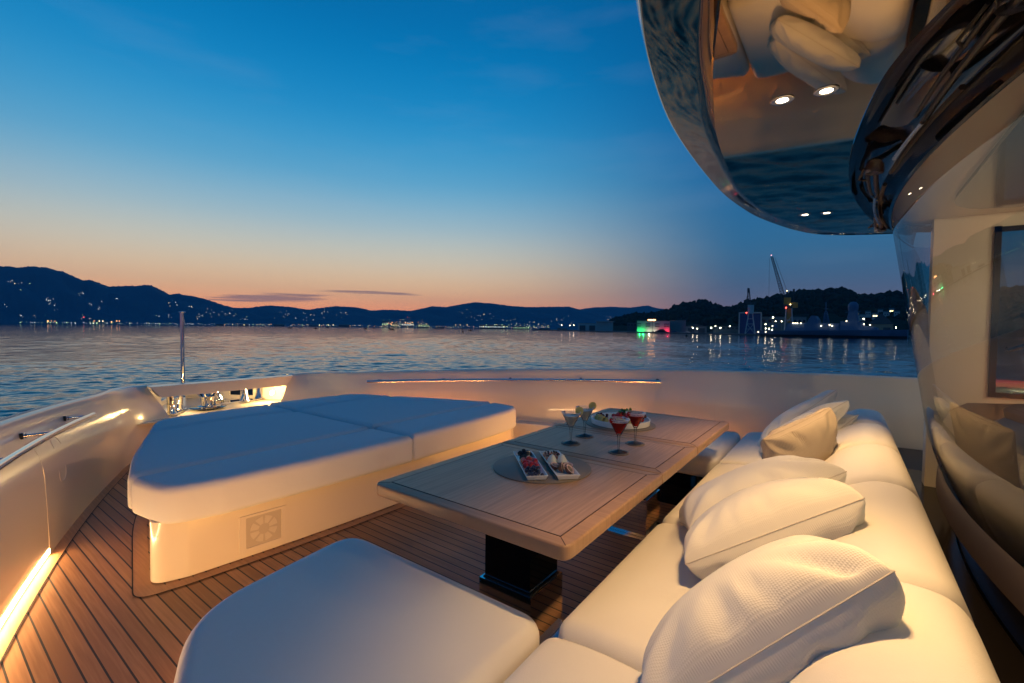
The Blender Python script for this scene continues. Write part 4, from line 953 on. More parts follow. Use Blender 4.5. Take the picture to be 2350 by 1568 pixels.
child(wallbox(-3.4, -.70, 2.03, 2.12), 'window_header', gel_in, wh, smooth=False)
child(wallbox(-3.4, -.43, .2, 1.02), 'side_wall', gel_in, wh, smooth=False)
child(MB().add([(WX + .06, -3.4, 1.02), (WX + .06, -.70, 1.02), (WX + .06, -.70, 2.03), (WX + .06, -3.4, 2.03)], [(0, 1, 2, 3)]), 'side_window', glm, wh, smooth=False)
q = child(MB().box((WX - .006, -2.0, 2.02), (.012, 2.6, .03)).box((WX - .006, -.715, 1.53), (.012, .03, 1.02)).box((WX - .006, -2.0, 1.03), (.012, 2.6, .03)), 'window_frame', black_mt, wh, smooth=False)
child(MB().box((XC, -3.45, 1.1), (3.2, .1, 2.1)), 'rear_bulkhead', black_mt, wh, smooth=False)
child(MB().box((.9, -1.9, 1.1), (.1, 3.0, 2.1)), 'port_wall', gel_in, wh, smooth=False)
# dashboard
rs = []
for x in np.linspace(1.0, 3.9, 40):
    y0 = wsy(x, .95) - .05; rs.append([(x, y0, .62), (x, y0 - .02, .93), (x, y0 - .08, .97), (x, y0 - .42, 1.0), (x, y0 - .50, .98), (x, y0 - .52, .9)])
child(MB().rings(rs, False), 'dashboard', mat('dark_dashboard', (.05, .035, .03), .45), wh, angle=60, recalc=True)
hood = soft(round_poly([(1.9, -1.15), (3.3, -1.15), (3.3, -.80), (1.9, -.80)], .15, 6), .99, 1.10, .03, n=4, inner=3)
child(hood, 'instrument_hood', black_mt, wh, angle=60)
redm = mat('red_instrument_glow', (1, .1, .05), .5, emit=(1, .09, .03), es=9)
child(MB().box((3.32, -.97, 1.045), (.012, .26, .05)), 'instrument_glow', redm, wh, smooth=False)
child(MB().box((2.5, -.792, 1.03), (1.2, .006, .02)), 'instrument_glow', redm, wh, smooth=False)
cabm = mat('added_cabin_lens', (1, .8, .5), .5, emit=(1, .74, .46), es=12)
for x, y in ((2.0, -2.3), (3.1, -2.3)):  # unseen ceiling lamps, added to brighten the cabin behind the glass
    child(MB().lathe([(0, 2.114), (.09, 2.114), (.09, 2.119)], (x, y, 0), 20), 'added_cabin_lamp', cabm, wh)
    l = bpy.data.lights.new('added_cabin_light', 'POINT'); l.energy = 55; l.color = (1, .76, .48); l.shadow_soft_size = .08; o = bpy.data.objects.new('added_cabin_light', l); C.objects.link(o); o.parent = wh; o.matrix_parent_inverse = Matrix.Translation(-wh.location); o.location = (x, y, 2.02)

# ---- downlights in the overhang
def downlight(x, y, label, power):
    d = empty('downlight', (x, y, zb_(x) - .0008), label, 'downlight', 'downlights in the overhang')
    MB().lathe([(.030, .002), (.030, -.001), (.027, -.0022), (.0175, -.0012), (.0155, -.0008)], n=28).build('bezel', chrome_r, d)
    MB().lathe([(.0156, -.0006), (0, -.0006)], n=28).build('lens', SPOT, d)
    s = bpy.data.lights.new('downlight_lamp', 'SPOT'); s.energy = power; s.color = (1, .60, .235); s.spot_size = R_(92); s.spot_blend = 1.0; s.shadow_soft_size = .022
    o = bpy.data.objects.new('downlight_lamp', s); C.objects.link(o); o.parent = d; o.location = (0, 0, -.012)
PW = 57
downlight(1.495, .163, 'round steel downlight, the left of the nearer pair in the overhang', PW)
downlight(1.504, .061, 'round steel downlight, the right of the nearer pair in the overhang', PW)
downlight(3.115, .21, 'round steel downlight, the left of the farther pair in the overhang', PW)
downlight(3.135, .108, 'round steel downlight, the right of the farther pair in the overhang', PW)

# ---- wipers parked under the recess
def wiper(x0, x1, label):
    p = lambda x, dy, z: Vector((x, wsy(x, GT) + dy, z))
    w_ = empty('wiper', p(x0, .05, 2.05), label, 'wiper', 'wipers parked above the windscreen')
    inv = Matrix.Translation(-w_.location)
    def ch(mb, n, m):
        q = mb.build(n, m, None); q.parent = w_; q.matrix_parent_inverse = inv
    xs = np.linspace(x0, x1, 12); s = np.sign(x1 - x0)
    ch(MB().tube([p(x, .085 - .05 * abs(x - x0) / abs(x1 - x0), 2.03 - .02 * abs(x - x0)) for x in xs], .009, 8), 'arm', black_mt)
    ch(MB().tube([p(x, .11 - .05 * abs(x - x0) / abs(x1 - x0), 2.035 - .02 * abs(x - x0)) for x in xs[:9]], .006, 8), 'arm', black_mt)
    bx = np.linspace(x1 - s * .38, x1 + s * .30, 12)
    ch(MB().tube([p(x, .04, 2.005) for x in bx], .008, 6), 'blade', rubber)
    ch(MB().tube([p(x, .06, 2.00) for x in bx[3:9]], .006, 6), 'blade_bracket', chrome_r)
    ch(MB().lathe([(.03, 0), (.03, .03), (.018, .05), (0, .05)], tuple(p(x0, .09, 2.01)), 14), 'pivot', chrome_r)
    ch(MB().tube([p(x0 + s * .02, .12, 2.04), p(x0 + s * .1, .13, 2.02), p(x0 + s * .16, .10, 2.03)], .004, 6), 'washer_hose', rubber)
wiper(1.25, 1.95, 'nearest black windscreen wiper with long double arm under the overhang')
wiper(2.25, 2.80, 'middle black windscreen wiper parked in the dark recess')
wiper(3.55, 3.05, 'farthest black windscreen wiper at the tip of the recess')

# ================================================================ FAR HARBOUR
class Plane:    # an upright survey plane facing the boat: local x to the right, local y away, z up
    def __init__(s, u, dist, turn=0):
        s.o = at(u, 760, dist); s.o.z = WATER; d = Vector((s.o.x, s.o.y, 0)).normalized(); a = math.atan2(d.y, d.x) + turn
        s.n = Vector((math.cos(a), math.sin(a), 0)); s.t = Vector((s.n.y, -s.n.x, 0)); s.rz = math.atan2(s.t.y, s.t.x)
    def p(s, u, v):
        d = bearing(u, v); k = (Vector((s.o.x, s.o.y, 0))).dot(s.n) / d.dot(s.n); q = Vector((d.x * k, d.y * k, EYE + d.z * k)); return ((q - s.o).dot(s.t), q.z - WATER)
def px_box(mb, pl, u0, v0, u1, v1, depth, y0=0, base=None):
    x0, z1 = pl.p(u0, v0); x1, z0 = pl.p(u1, v1)
    if base is not None: z0 = base
    return mb.box(((x0 + x1) / 2, y0 + depth / 2, (z0 + z1) / 2), (abs(x1 - x0), depth, z1 - z0))
def emis(name, c, s, samp=False): return mat(name, c, .5, emit=c, es=s, sample=samp)
lampw = emis('lamp_white', (1, .86, .58), 30, True)
ltw = emis('light_white', (.85, .95, .9), 5); lto = emis('light_orange', (1, .45, .12), 7); ltg = emis('light_green', (.6, 1, .45), 6); ltr = emis('light_red', (1, .08, .05), 12); lty = emis('light_yellow', (1, .8, .35), 8)
ldw = emis('window_white', (.85, .95, .9), .9); ldy = emis('window_yellow', (1, .75, .35), .8); ldg = emis('window_green', (.6, 1, .45), .8); lampd = emis('deck_lamp', (1, .84, .55), 10)
bpale = mat('pale_cladding', (.40, .42, .42), .7, bump=('noise', .8, .3, .1)); bdark = mat('dark_cladding', (.07, .08, .09), .7); bblue = mat('blue_hangar_doors', (.02, .045, .16), .6); bteal = mat('teal_roof', (.08, .15, .16), .5); bgrey = mat('grey_cladding', (.20, .21, .21), .7)
shipm = mat('warship_grey', (.075, .125, .22), .6, var=(.1, (.09, .14, .24))); shipd = mat('warship_boot_topping', (.03, .035, .04), .6)
win_m = mat('dark_window', (.02, .025, .03), .15)
# town lights on the far hills: too many to count
def far_lights():
    rng = random.Random(21); sets = {}
    def add(k, u, v, d, r):
        r *= .36; sets.setdefault(k, MB()).ico(at(u, v, d), r, 1)
    clusters = [(22, 646, 6, 1, 5), (48, 650, 10, 2, 6), (45, 663, 3, 2, 3), (118, 688, 16, 5, 10), (120, 698, 10, 4, 8), (10, 702, 8, 2, 4), (130, 710, 8, 3, 4), (190, 672, 8, 8, 8), (205, 700, 6, 4, 4), (264, 686, 5, 1, 3), (238, 694, 5, 3, 4),
                (232, 712, 8, 6, 5), (50, 725, 6, 4, 6), (80, 727, 5, 2, 3), (200, 727, 14, 6, 8), (395, 698, 14, 6, 8), (440, 704, 10, 3, 5), (365, 722, 6, 4, 4), (395, 727, 12, 5, 6), (460, 724, 14, 6, 10), (480, 716, 10, 8, 8),
                (520, 722, 24, 8, 18), (560, 730, 20, 6, 14), (650, 723, 18, 8, 12), (700, 728, 40, 9, 22), (745, 717, 20, 6, 10), (800, 723, 30, 8, 14), (1060, 716, 14, 10, 10), (1085, 724, 18, 8, 10), (1120, 728, 30, 8, 12), (1170, 735, 30, 6, 12), (1230, 742, 40, 5, 16), (1300, 738, 30, 8, 14), (1395, 735, 14, 7, 10), (1425, 738, 10, 6, 8)]
    for cu, cv, su, sv, n in clusters:
        for i in range(int(n * .7)):
            add(rng.choice('wwwwyg'), cu + rng.gauss(0, su * .6), cv + rng.gauss(0, sv * .6), 2490 if cu < 1100 else 2000, rng.choice([.9, 1.2, 1.5, 2.0]))
    u = 40
    while u < 1260:
        v = 740.2 + .0107 * u; dens = .5 if u < 330 else .8
        if rng.random() < dens: add(rng.choice('wwyygo' if u > 500 else 'wwg'), u, v + rng.uniform(-2.6, .2), 2470, rng.choice([.9, 1.2, 1.7, 2.2]))
        u += rng.uniform(1.0, 5.0)
    for u, v, k, r in [(110, 737, 'o', 5), (118, 737, 'o', 2.5), (126, 737.4, 'o', 2.2), (228, 737, 'y', 4), (236, 737, 'y', 4), (256, 739, 'o', 4.6), (268, 737, 'o', 4.2), (274, 737, 'o', 3.4), (216, 737, 'o', 3), (192, 728, 'r', 3), (130, 741, 'g', 3), (214, 742, 'g', 3.2), (222, 742, 'g', 2.6)]:
        add(k, u, v, 2470, r)
    for i in range(90):   # bright works on the shore
        u = rng.choice([rng.gauss(884, 5), rng.gauss(897, 6), rng.gauss(938, 12), rng.gauss(972, 9), rng.gauss(916, 8)]); add(rng.choice('yyowwgy'), u, 750 - abs(rng.gauss(0, 8)), 2420, rng.choice([1.2, 1.6, 2.2]))
    for u in (892, 897, 900, 930, 936, 941, 946): add('o', u, 741 + rng.uniform(-2, 3), 2400, 4.2)
    add('r', 935, 728, 2400, 2)
    for i in range(50): u = rng.uniform(1100, 1260); add(rng.choice('yygw'), u, 752 - abs(rng.gauss(0, 4)), 1500, rng.choice([.8, 1.1, 1.5]))
    for u in (1116, 1136, 1152, 1168, 1184, 560, 733, 753, 765, 1046, 1056, 1072): add('g' if u > 1100 and u < 1190 else 'y', u, 746, 1500, 1.9)
    nm = {'w': ltw, 'o': lto, 'g': ltg, 'r': ltr, 'y': lty}; lb = {'w': 'scattered white lights of houses and streets on the far hills', 'o': 'scattered orange lamps along the far shore', 'g': 'scattered greenish lamps along the far shore', 'r': 'few small red warning lights on the far shore', 'y': 'scattered yellow lamps along the far shore'}
    for k, mb in sets.items(): tag(mb.build('town_lights', nm[k]), lb[k], 'town lights', kind='stuff')
far_lights()
# low buildings along the far shore
rng = random.Random(9)
shore = [(505, 12, 3), (560, 16, 4), (640, 20, 4), (720, 18, 4), (790, 22, 5), (884, 14, 13), (905, 14, 10), (936, 26, 12), (972, 24, 8), (1010, 18, 4), (1130, 60, 9), (1196, 36, 6), (1250, 24, 4), (1290, 22, 5)]
for i, (u, wd, h) in enumerate(shore):
    dist = 2450 if u < 1000 else 1500 if u < 1200 else 1000
    v = 740.2 + .0107 * u + (1.7 if dist > 2000 else 2.8 if dist > 1200 else 4); pl = Plane(u, dist); k = dist / FOC
    b = empty('shore_building', pl.o, '', 'building', 'low buildings along the far shore', pl.rz)
    W, Hh, Dp = wd * k, h * k, wd * k * .7
    MB().box((0, Dp / 2, Hh / 2), (W, Dp, Hh)).build('wall', bgrey if i % 2 else bdark, b, smooth=False)
    MB().add([(-W / 2 - .5, -.5, Hh), (W / 2 + .5, -.5, Hh), (W / 2 + .5, Dp + .5, Hh), (-W / 2 - .5, Dp + .5, Hh), (-W / 2, Dp / 2, Hh * 1.18), (W / 2, Dp / 2, Hh * 1.18)], [(0, 1, 5, 4), (2, 3, 4, 5), (0, 4, 3), (1, 2, 5)]).build('roof', bdark, b, smooth=False)
    wmb = MB(); nw = max(3, int(wd / 3))
    for j in range(nw):
        wmb.box((-W / 2 + W * (j + .5) / nw, -.12, Hh * .55), (W / nw * .45, .2, Hh * .22))
    wmb.build('window', [ldy, ldw, ldg][i % 3] if i in (5, 6, 7, 8, 10, 11) else win_m, b, smooth=False)
    where = ['left of the flagstaff side bay', '', '']
    b['label'] = ['small dark shed on the shore just right of the flagstaff', 'low grey shed on the far shore below the first saddle', 'low dark shed on the far shore, third right of the flagstaff', 'low grey shed on the shore left of the small boats', 'long dark shed on the shore left of the lit works',
                  'tall lit block at the left end of the bright works', 'lit works block between two orange lamps', 'widest lit works block with orange lamps', 'lit works block at the right end of the works', 'low grey shed right of the bright works',
                  'long hall with green lights on the shore left of centre', 'lit shed right of the green lit hall', 'small dark shed near the harbour entrance', 'low grey shed left of the white harbour halls'][i]
# right-hand harbour buildings
def hall(u0, v0, u1, v1, dist, depth, m, label, gable=0, name='harbour_hall', doors=0, win=0, turn=0):
    pl = Plane((u0 + u1) / 2, dist, turn); x0, z1 = pl.p(u0, v0); x1, z0 = pl.p(u1, v1); z0 = 1.0
    b = empty(name, pl.o, label, 'building', 'harbour buildings', pl.rz)
    MB().box(((x0 + x1) / 2, depth / 2, (z0 + z1) / 2), (x1 - x0, depth, z1 - z0)).build('wall', m, b, smooth=False)
    g = gable * (z1 - z0); e = .6
    MB().add([(x0 - e, -e, z1 + .05), (x1 + e, -e, z1 + .05), (x1 + e, depth, z1 + .05), (x0 - e, depth, z1 + .05), ((x0 + x1) / 2, -e, z1 + .4 + g), ((x0 + x1) / 2, depth, z1 + .4 + g)], [(0, 1, 4), (2, 3, 5), (1, 2, 5, 4), (3, 0, 4, 5)]).build('roof', bdark if m is not bblue else bgrey, b, smooth=False)
    for k in range(doors):
        xx = x0 + (x1 - x0) * (k + .5) / doors; MB().box((xx, -.1, z0 + (z1 - z0) * .36), ((x1 - x0) / doors * .6, .2, (z1 - z0) * .7)).build('door', bdark if m is not bblue else bblue, b, smooth=False)
    for k in range(win):
        xx = x0 + (x1 - x0) * (k + .5) / win; MB().box((xx, -.1, z0 + (z1 - z0) * .75), ((x1 - x0) / win * .55, .2, (z1 - z0) * .16)).build('window', win_m, b, smooth=False)
    return b, pl, x0, x1, z0, z1
hall(1326, 742, 1370, 760, 800, 30, bpale, 'white warehouse left of the white hall with columns', 0, doors=2)
b, pl, x0, x1, z0, z1 = hall(1369, 739, 1406, 761, 760, 30, bpale, 'white hall with an open columned front', 0, doors=0)
for k in range(5): MB().box((x0 + (x1 - x0) * k / 4, -3, (z0 + z1) / 2), (.7, .7, z1 - z0)).build('column', bpale, b, smooth=False)
MB().box(((x0 + x1) / 2, -2, z1 + .9), (x1 - x0 + 3, 5, .9)).build('canopy', bpale, b, smooth=False)
# flag lit building
FL = Plane(1500, 640); fb, pl, x0, x1, z0, z1 = hall(1462, 736.5, 1536.5, 763, 640, 40, bpale, 'building floodlit in green, white and red', 0, name='floodlit_building')
ww = x1 - x0
for k, (a, bb) in enumerate([(.01, .13), (.27, .41), (.55, .70), (.83, .98)]):
    for zz in (.52, .72): MB().box((x0 + ww * (a + bb) / 2, -.12, z0 + (z1 - z0) * zz), (ww * (bb - a), .25, (z1 - z0) * .07)).build('window', win_m, fb, smooth=False)
MB().box((x0 + ww * .48, .0, z0 + (z1 - z0) * .5), (.5, .5, (z1 - z0))).build('drain_pipe', bdark, fb, smooth=False)
sg = MB(); sgm = emis('sign_orange', (1, .42, .14), 14)
for k in range(9): sg.box((x0 + ww * (.35 + .026 * k), -.3, z1 + 1.2), (ww * .018, .3, 1.5 if k % 3 else 1.9))
sg.build('roof_sign', sgm, fb, smooth=False)
for k, (fx_, colr, e) in enumerate([(.08, (.02, 1, .18), 1500), (.20, (.02, 1, .18), 1200), (.38, (1, .9, .6), 800), (.55, (1, .9, .6), 700), (.72, (1, .03, .10), 700), (.93, (1, .02, .06), 1800)]):
    l = bpy.data.lights.new('floodlight', 'POINT'); l.energy = e; l.color = colr; l.shadow_soft_size = .4; o = bpy.data.objects.new('floodlight', l); C.objects.link(o); o.parent = fb; o.location = (x0 + ww * fx_, -3.2, 2.4)
hall(1537, 735, 1573.5, 762, 660, 40, bgrey, 'plain grey block joined to the floodlit building', 0, name='grey_block', win=0)
hall(1440, 741, 1461, 762, 690, 25, bdark, 'dark block left of the floodlit building', 0, name='dark_block', win=3)
hall(1574, 749, 1622, 763, 560, 25, bgrey, 'low gable roofed shed right of the grey block', .3, name='gabled_shed', doors=2)
hall(1636, 749, 1696, 764, 540, 25, bteal, 'long low teal shed left of the blue hangar', 0, name='long_shed', win=6)
b, pl, x0, x1, z0, z1 = hall(1697, 717.5, 1746, 764, 520, 60, bblue, 'tall blue hangar with a pale frame behind the white crane', 0, name='blue_hangar')
fm = MB()
for xx in (x0, x1): fm.box((xx, -.6, (z0 + z1) / 2), (1.2, 1.2, z1 - z0))
fm.box(((x0 + x1) / 2, -.6, z1 - .3), (x1 - x0 + 1.2, 1.2, 1.2)); fm.build('pale_frame', bpale, b, smooth=False)
b, pl, x0, x1, z0, z1 = hall(1747, 727, 1800, 764, 530, 60, bteal, 'teal hall with curved roofs beside the blue hangar', 0, name='curved_roof_hall', win=4)
for k in range(2):
    xx = x0 + (x1 - x0) * (.28 + .45 * k); r = (x1 - x0) * .26
    MB().rings([[(xx + r * math.cos(math.pi * j / 10), yy, z1 + r * .42 * math.sin(math.pi * j / 10)) for j in range(11)] for yy in (0, 58)], False, False, False).build('curved_roof', bteal, b)
hall(1800, 728, 1850, 764, 560, 40, bgrey, 'grey workshop behind the warship bow', .05, name='workshop', win=5)
hall(1994, 744, 2049, 766, 520, 40, mat('warm_shed', (.36, .26, .17), .8), 'warm lit gable shed behind the warship stern', .9, name='gabled_shed', doors=2)
hl_ = [(1965, 722, 8), (1978, 727, 10), (1992, 719, 8), (2008, 724, 9), (2020, 715, 7), (2034, 720, 9), (2046, 713, 7), (2058, 719, 8)]
for i, (u, v, wd) in enumerate(hl_):
    d = 700 - (v - 713) * 4; p = at(u, v + 6, d); k = d / FOC
    b = empty('hill_house', p, ['pale house lowest left on the hill above the warship', 'wide pale house lower on the hill, second from left', 'pale house on the slope, third from left', 'wide pale house mid slope above the gable shed', 'small pale house high on the slope, fifth from left', 'pale house below the highest one', 'highest small pale house on the slope', 'pale house at the right end of the hillside row'][i], 'house', 'houses on the hill', math.atan2(-p.x, p.y))
    MB().box((0, 0, 1.2), (wd * k, 6, 6.4)).build('wall', bpale, b, smooth=False)
    h_ = wd * k / 2
    MB().add([(-h_ - .4, -3.4, 4.4), (h_ + .4, -3.4, 4.4), (h_ + .4, 3.4, 4.4), (-h_ - .4, 3.4, 4.4), (-h_, 0, 5.9), (h_, 0, 5.9)], [(0, 1, 5, 4), (2, 3, 4, 5), (0, 4, 3), (1, 2, 5)]).build('roof', bdark, b, smooth=False)
    MB().box((-h_ * .4, -3.08, 2.2), (1.1, .15, 1.2)).box((h_ * .4, -3.08, 2.2), (1.1, .15, 1.2)).build('window', lty if i % 3 == 0 else win_m, b, smooth=False)
# quay lamps
lampq = [(1289, 746.5, 740), (1308, 747, 740), (1317, 746.5, 735), (1590, 752.6, 540), (1600, 754.6, 540), (1632, 752.6, 520), (1653.4, 753, 520), (1642, 748.6, 535), (1675, 749, 510), (1757, 744.6, 470), (1774, 728.6, 500), (1780, 737.6, 500), (1794, 738, 505), (1757, 754, 470), (1765, 754.5, 470), (1773, 748, 480), (1772, 757, 480), (2056, 752, 470), (1968, 731, 470), (1982, 732, 470)]
for i, (u, v, d) in enumerate(lampq):
    p = at(u, v, d); o = empty('quay_lamp', (p.x, p.y, WATER + 1.1), 'bright pole lamp on the harbour quay', 'lamp', 'quay lamps'); hgt = max(2.0, p.z - WATER - 1.1)
    MB().tube([(0, 0, 0), (0, 0, hgt)], .12, 6).build('pole', bgrey, o); MB().ico((0, 0, hgt), .5 if i in (3, 5, 6, 10) else .36, 2).build('lamp_head', lampw, o)
# lattice members
def lattice(mb, a, b, w0, w1, n, r):
    a = Vector(a); b = Vector(b); t = (b - a).normalized(); s = t.cross(Vector((0, 1, 0))).normalized(); q = Vector((0, 1, 0))
    def c(k, i): f = k / n; w_ = w0 + (w1 - w0) * f; sg_ = ((-1, -1), (1, -1), (1, 1), (-1, 1))[i]; return a + (b - a) * f + s * sg_[0] * w_ / 2 + q * sg_[1] * w_ / 2
    for i in range(4):
        mb.tube([c(0, i), c(n, i)], r, 5)
        for k in range(n): mb.tube([c(k, i), c(k + 1, (i + 1) % 4)], r * .6, 4); mb.tube([c(k, i), c(k, (i + 1) % 4)], r * .6, 4)
def P3(pl, u, v, y=0): x, z = pl.p(u, v); return (x, y, z)
paint_w = mat('crane_white_paint', (.42, .45, .44), .5); paint_y = mat('crane_yellow_paint', (.40, .22, .03), .5); paint_d = mat('crane_dark_steel', (.035, .045, .05), .5)
# white crane
pl = Plane(1721, 470); cr = empty('harbour_crane', pl.o, 'smaller white lattice crane in front of the blue hangar', 'crane', None, pl.rz)
mb = MB(); xa, _ = pl.p(1710, 758); xb, _ = pl.p(1733, 758); xt0, zt = pl.p(1718, 720); xt1, _ = pl.p(1727, 720)
for y0 in (0, 6):
    for x0_, x1_ in ((xa, xt0), (xb, xt1)): mb.tube([(x0_, y0, 1), (x1_, 1 + y0 * .6, zt)], .5, 6)
    for f in (.25, .5, .75): mb.tube([(xa + (xt0 - xa) * f, y0, 1 + (zt - 1) * f), (xb + (xt1 - xb) * f, y0, 1 + (zt - 1) * f)], .22, 5)
    mb.tube([(xa, y0, 1), (xb + (xt1 - xb) * .5, y0, 1 + (zt - 1) * .5)], .2, 5); mb.tube([(xb, y0, 1), (xa + (xt0 - xa) * .5, y0, 1 + (zt - 1) * .5)], .2, 5)
mb.build('tower_legs', paint_w, cr)
px_box(MB(), pl, 1716, 700, 1730, 720, 6, 0).build('machinery_house', paint_w, cr, smooth=False)
mb = MB(); lattice(mb, P3(pl, 1720, 702, 3), P3(pl, 1717.6, 663, 3), 2.6, 1.6, 7, .24); mb.build('mast', paint_d, cr)
px_box(MB(), pl, 1715.4, 661, 1720, 671, 2.5, 1.5).build('mast_head', paint_d, cr, smooth=False)
mb = MB().tube([P3(pl, 1718, 664, 3), P3(pl, 1712.6, 692, 3)], .35, 6).tube([P3(pl, 1719, 668, 3), P3(pl, 1724, 697, 3)], .3, 6).tube([P3(pl, 1712.6, 692, 3), P3(pl, 1713, 700, 3)], .12, 5); mb.build('jib', paint_d, cr)
MB().ico(P3(pl, 1713, 718, -.5), .5, 1).build('warning_light', ltr, cr)
# large yellow crane
pl = Plane(1810, 480); cr = empty('harbour_crane', pl.o, 'tall yellow slewing crane with raised dark lattice jib', 'crane', None, pl.rz)
mb = MB()
for y0 in (0, 7):
    for u0, u1 in ((1800, 1804), (1820, 1817)):
        a = P3(pl, u0, 757, y0); b_ = P3(pl, u1, 708, 1 + y0 * .7); mb.tube([(a[0], a[1], 1), b_], .55, 6)
    mb.tube([P3(pl, 1802, 735, y0), P3(pl, 1819, 735, y0)], .3, 5); mb.tube([P3(pl, 1801, 745, y0), P3(pl, 1818, 725, y0)], .22, 5)
mb.build('tower_legs', paint_w, cr)
px_box(MB(), pl, 1806, 706, 1815, 741, 4, 1.5).build('column', paint_y, cr, smooth=False)
px_box(MB(), pl, 1799, 683, 1815, 700, 5, 1).build('cabin', paint_y, cr, smooth=False)
px_box(MB(), pl, 1814, 694.5, 1831, 706, 6, .5).build('counterweight_house', paint_y, cr, smooth=False)
px_box(MB(), pl, 1798, 699, 1818, 707, 7, 0).build('slewing_platform', paint_d, cr, smooth=False)
mb = MB(); lattice(mb, P3(pl, 1800, 690, 3.5), P3(pl, 1771, 588, 3.5), 3.2, 1.5, 18, .24); mb.build('jib', paint_d, cr)
mb = MB().tube([P3(pl, 1806, 684, 3.5), P3(pl, 1806.4, 668, 3.5)], .7, 6).tube([P3(pl, 1806.4, 668, 3.5), P3(pl, 1778, 590, 3.5)], .14, 5).tube([P3(pl, 1806.4, 668, 3.5), P3(pl, 1822, 695, 3.5)], .2, 5); mb.build('a_frame', paint_d, cr)
mb = MB().tube([P3(pl, 1821.5, 696, 3), P3(pl, 1821.5, 664, 3)], .5, 6); px_box(mb, pl, 1819.5, 663, 1824, 675, 2.5, 2); mb.build('counter_mast', paint_d, cr)
MB().tube([P3(pl, 1770.5, 587, 3.5), P3(pl, 1765.5, 592, 3.5), P3(pl, 1764, 688, 3.5)], .09, 4).build('hoist_rope', paint_d, cr)
MB().ico(P3(pl, 1770, 585, 3), .5, 1).build('warning_light', emis('jib_lamp', (1, .45, .5), 2.5), cr); MB().ico(P3(pl, 1806, 667, 3), .45, 1).ico(P3(pl, 1814, 699, -.4), .5, 1).build('work_light', lty, cr); MB().ico(P3(pl, 1804, 706.5, -1), .55, 1).build('warning_light', ltr, cr)
# warship
pl = Plane(1900, 385, R_(-9)); wsq = empty('warship', pl.o, 'long grey warship with domed radar mast moored at the quay', 'warship', None, pl.rz)
def SX(u, v): return pl.p(u, v)
xb, zb = SX(1727.5, 760); xs_, zs = SX(2082, 757); Ls = xs_ - xb; Bm = 15
def half(t): return max(.12, Bm / 2 * min(1, (t / .28) ** .75) * (1 - .18 * max(0, (t - .8) / .2)))
rs = []; rs2 = []
for k in range(33):
    t = k / 32; x = xb + Ls * t; zd = zb + (zs - zb) * t + (1.2 * (1 - t / .3) ** 2 if t < .3 else 0); hb_ = half(t); xo = 4.0 * (1 - t / .2) if t < .2 else 0
    rs.append([(x + xo, -hb_ * .55 + 8, -.5), (x + xo * .6, -hb_ * .85 + 8, 1.6), (x, -hb_ + 8, zd), (x, hb_ + 8, zd), (x + xo * .6, hb_ * .85 + 8, 1.6), (x + xo, hb_ * .55 + 8, -.5)])
MB().rings(rs, True, True, True).build('hull', shipm, wsq, angle=30, recalc=True)
rs = [[(a[0], a[1] - .06, a[2]) for a in g[:2]] for g in rs]; MB().rings(rs, False).build('boot_topping', shipd, wsq)
def sup(name, poly, y0, y1, taper=.8, m=shipm):    # side outline (u,v) extruded across the beam, sides raked in
    P = [SX(u, v) for u, v in poly]; zl = min(p[1] for p in P); zh = max(p[1] for p in P); A = []; B = []
    for x, z in P: k = (z - zl) / (zh - zl + 1e-6) * taper; A.append((x, y0 + k, z)); B.append((x, y1 - k, z))
    return MB().rings([A, B], True, True, True).build(name, m, wsq, smooth=False, recalc=True)
sup('superstructure', [(1797, 760), (1806, 742.5), (1850, 741), (1852, 736), (1858, 726), (1868, 725), (1874, 733), (1876, 741), (1912, 742.5), (1924, 742), (1924, 760)], 2, 14)
sup('bridge', [(1850, 742), (1853, 733), (1860, 724), (1869, 725), (1875, 735), (1876, 743)], 3, 13)
sup('aft_superstructure', [(1924, 760), (1926, 737), (1932, 738), (1964, 738), (1978, 739), (1981, 748), (2000, 750), (2012, 753), (2012, 760)], 2.5, 13.5)
sup('mast_tower', [(1939, 739), (1945, 712), (1946, 708), (1962, 708), (1964, 716), (1966, 739)], 5, 11)
cx_, cz_ = SX(1954, 703); r_ = 8.2 * 385 / FOC
MB().lathe([(0, r_ * 1.15), (r_ * .55, r_ * 1.0), (r_ * .95, r_ * .5), (r_, 0), (r_ * .98, -r_ * .6), (r_ * .8, -r_ * 1.1), (0, -r_ * 1.1)], (cx_, 8, cz_), 20).build('radar_dome', shipm, wsq)
mb = MB(); lattice(mb, P3(pl, 1891, 741, 8), P3(pl, 1890.5, 716, 8), 3.2, 1.4, 5, .28); mb.tube([P3(pl, 1890.5, 716, 8), P3(pl, 1890.6, 692, 8)], .28, 6); mb.tube([P3(pl, 1886, 708, 8), P3(pl, 1896, 708, 8)], .15, 5).tube([P3(pl, 1887.5, 714, 8), P3(pl, 1894, 714, 8)], .18, 5); mb.build('fore_mast', shipm, wsq)
mb = MB().tube([P3(pl, 1936, 716, 8), P3(pl, 1972, 714, 8)], .18, 5).tube([P3(pl, 1942, 721, 8), P3(pl, 1968, 720, 8)], .18, 5); mb.build('yardarm', shipm, wsq)
sx, sz = SX(1772, 752); MB().lathe([(0, 2.2), (1.2, 2.0), (1.7, 1.0), (1.8, 0)], (sx, 8, sz + .2), 14).tube([(sx - .5, 8, sz + 1.6), (sx - 4.6, 8, sz + 2.0)], .16, 6).build('gun_turret', shipm, wsq)
for u, v in [(1819, 742), (1824, 742), (1829, 742), (1837, 742), (1883.5, 748), (1903, 746), (1909, 748), (1942, 737), (1982, 744.5), (1996, 746), (1739, 762), (1756, 762)]:
    MB().ico(P3(pl, u, v, 1.3), .34, 2).build('deck_light', lampd, wsq)
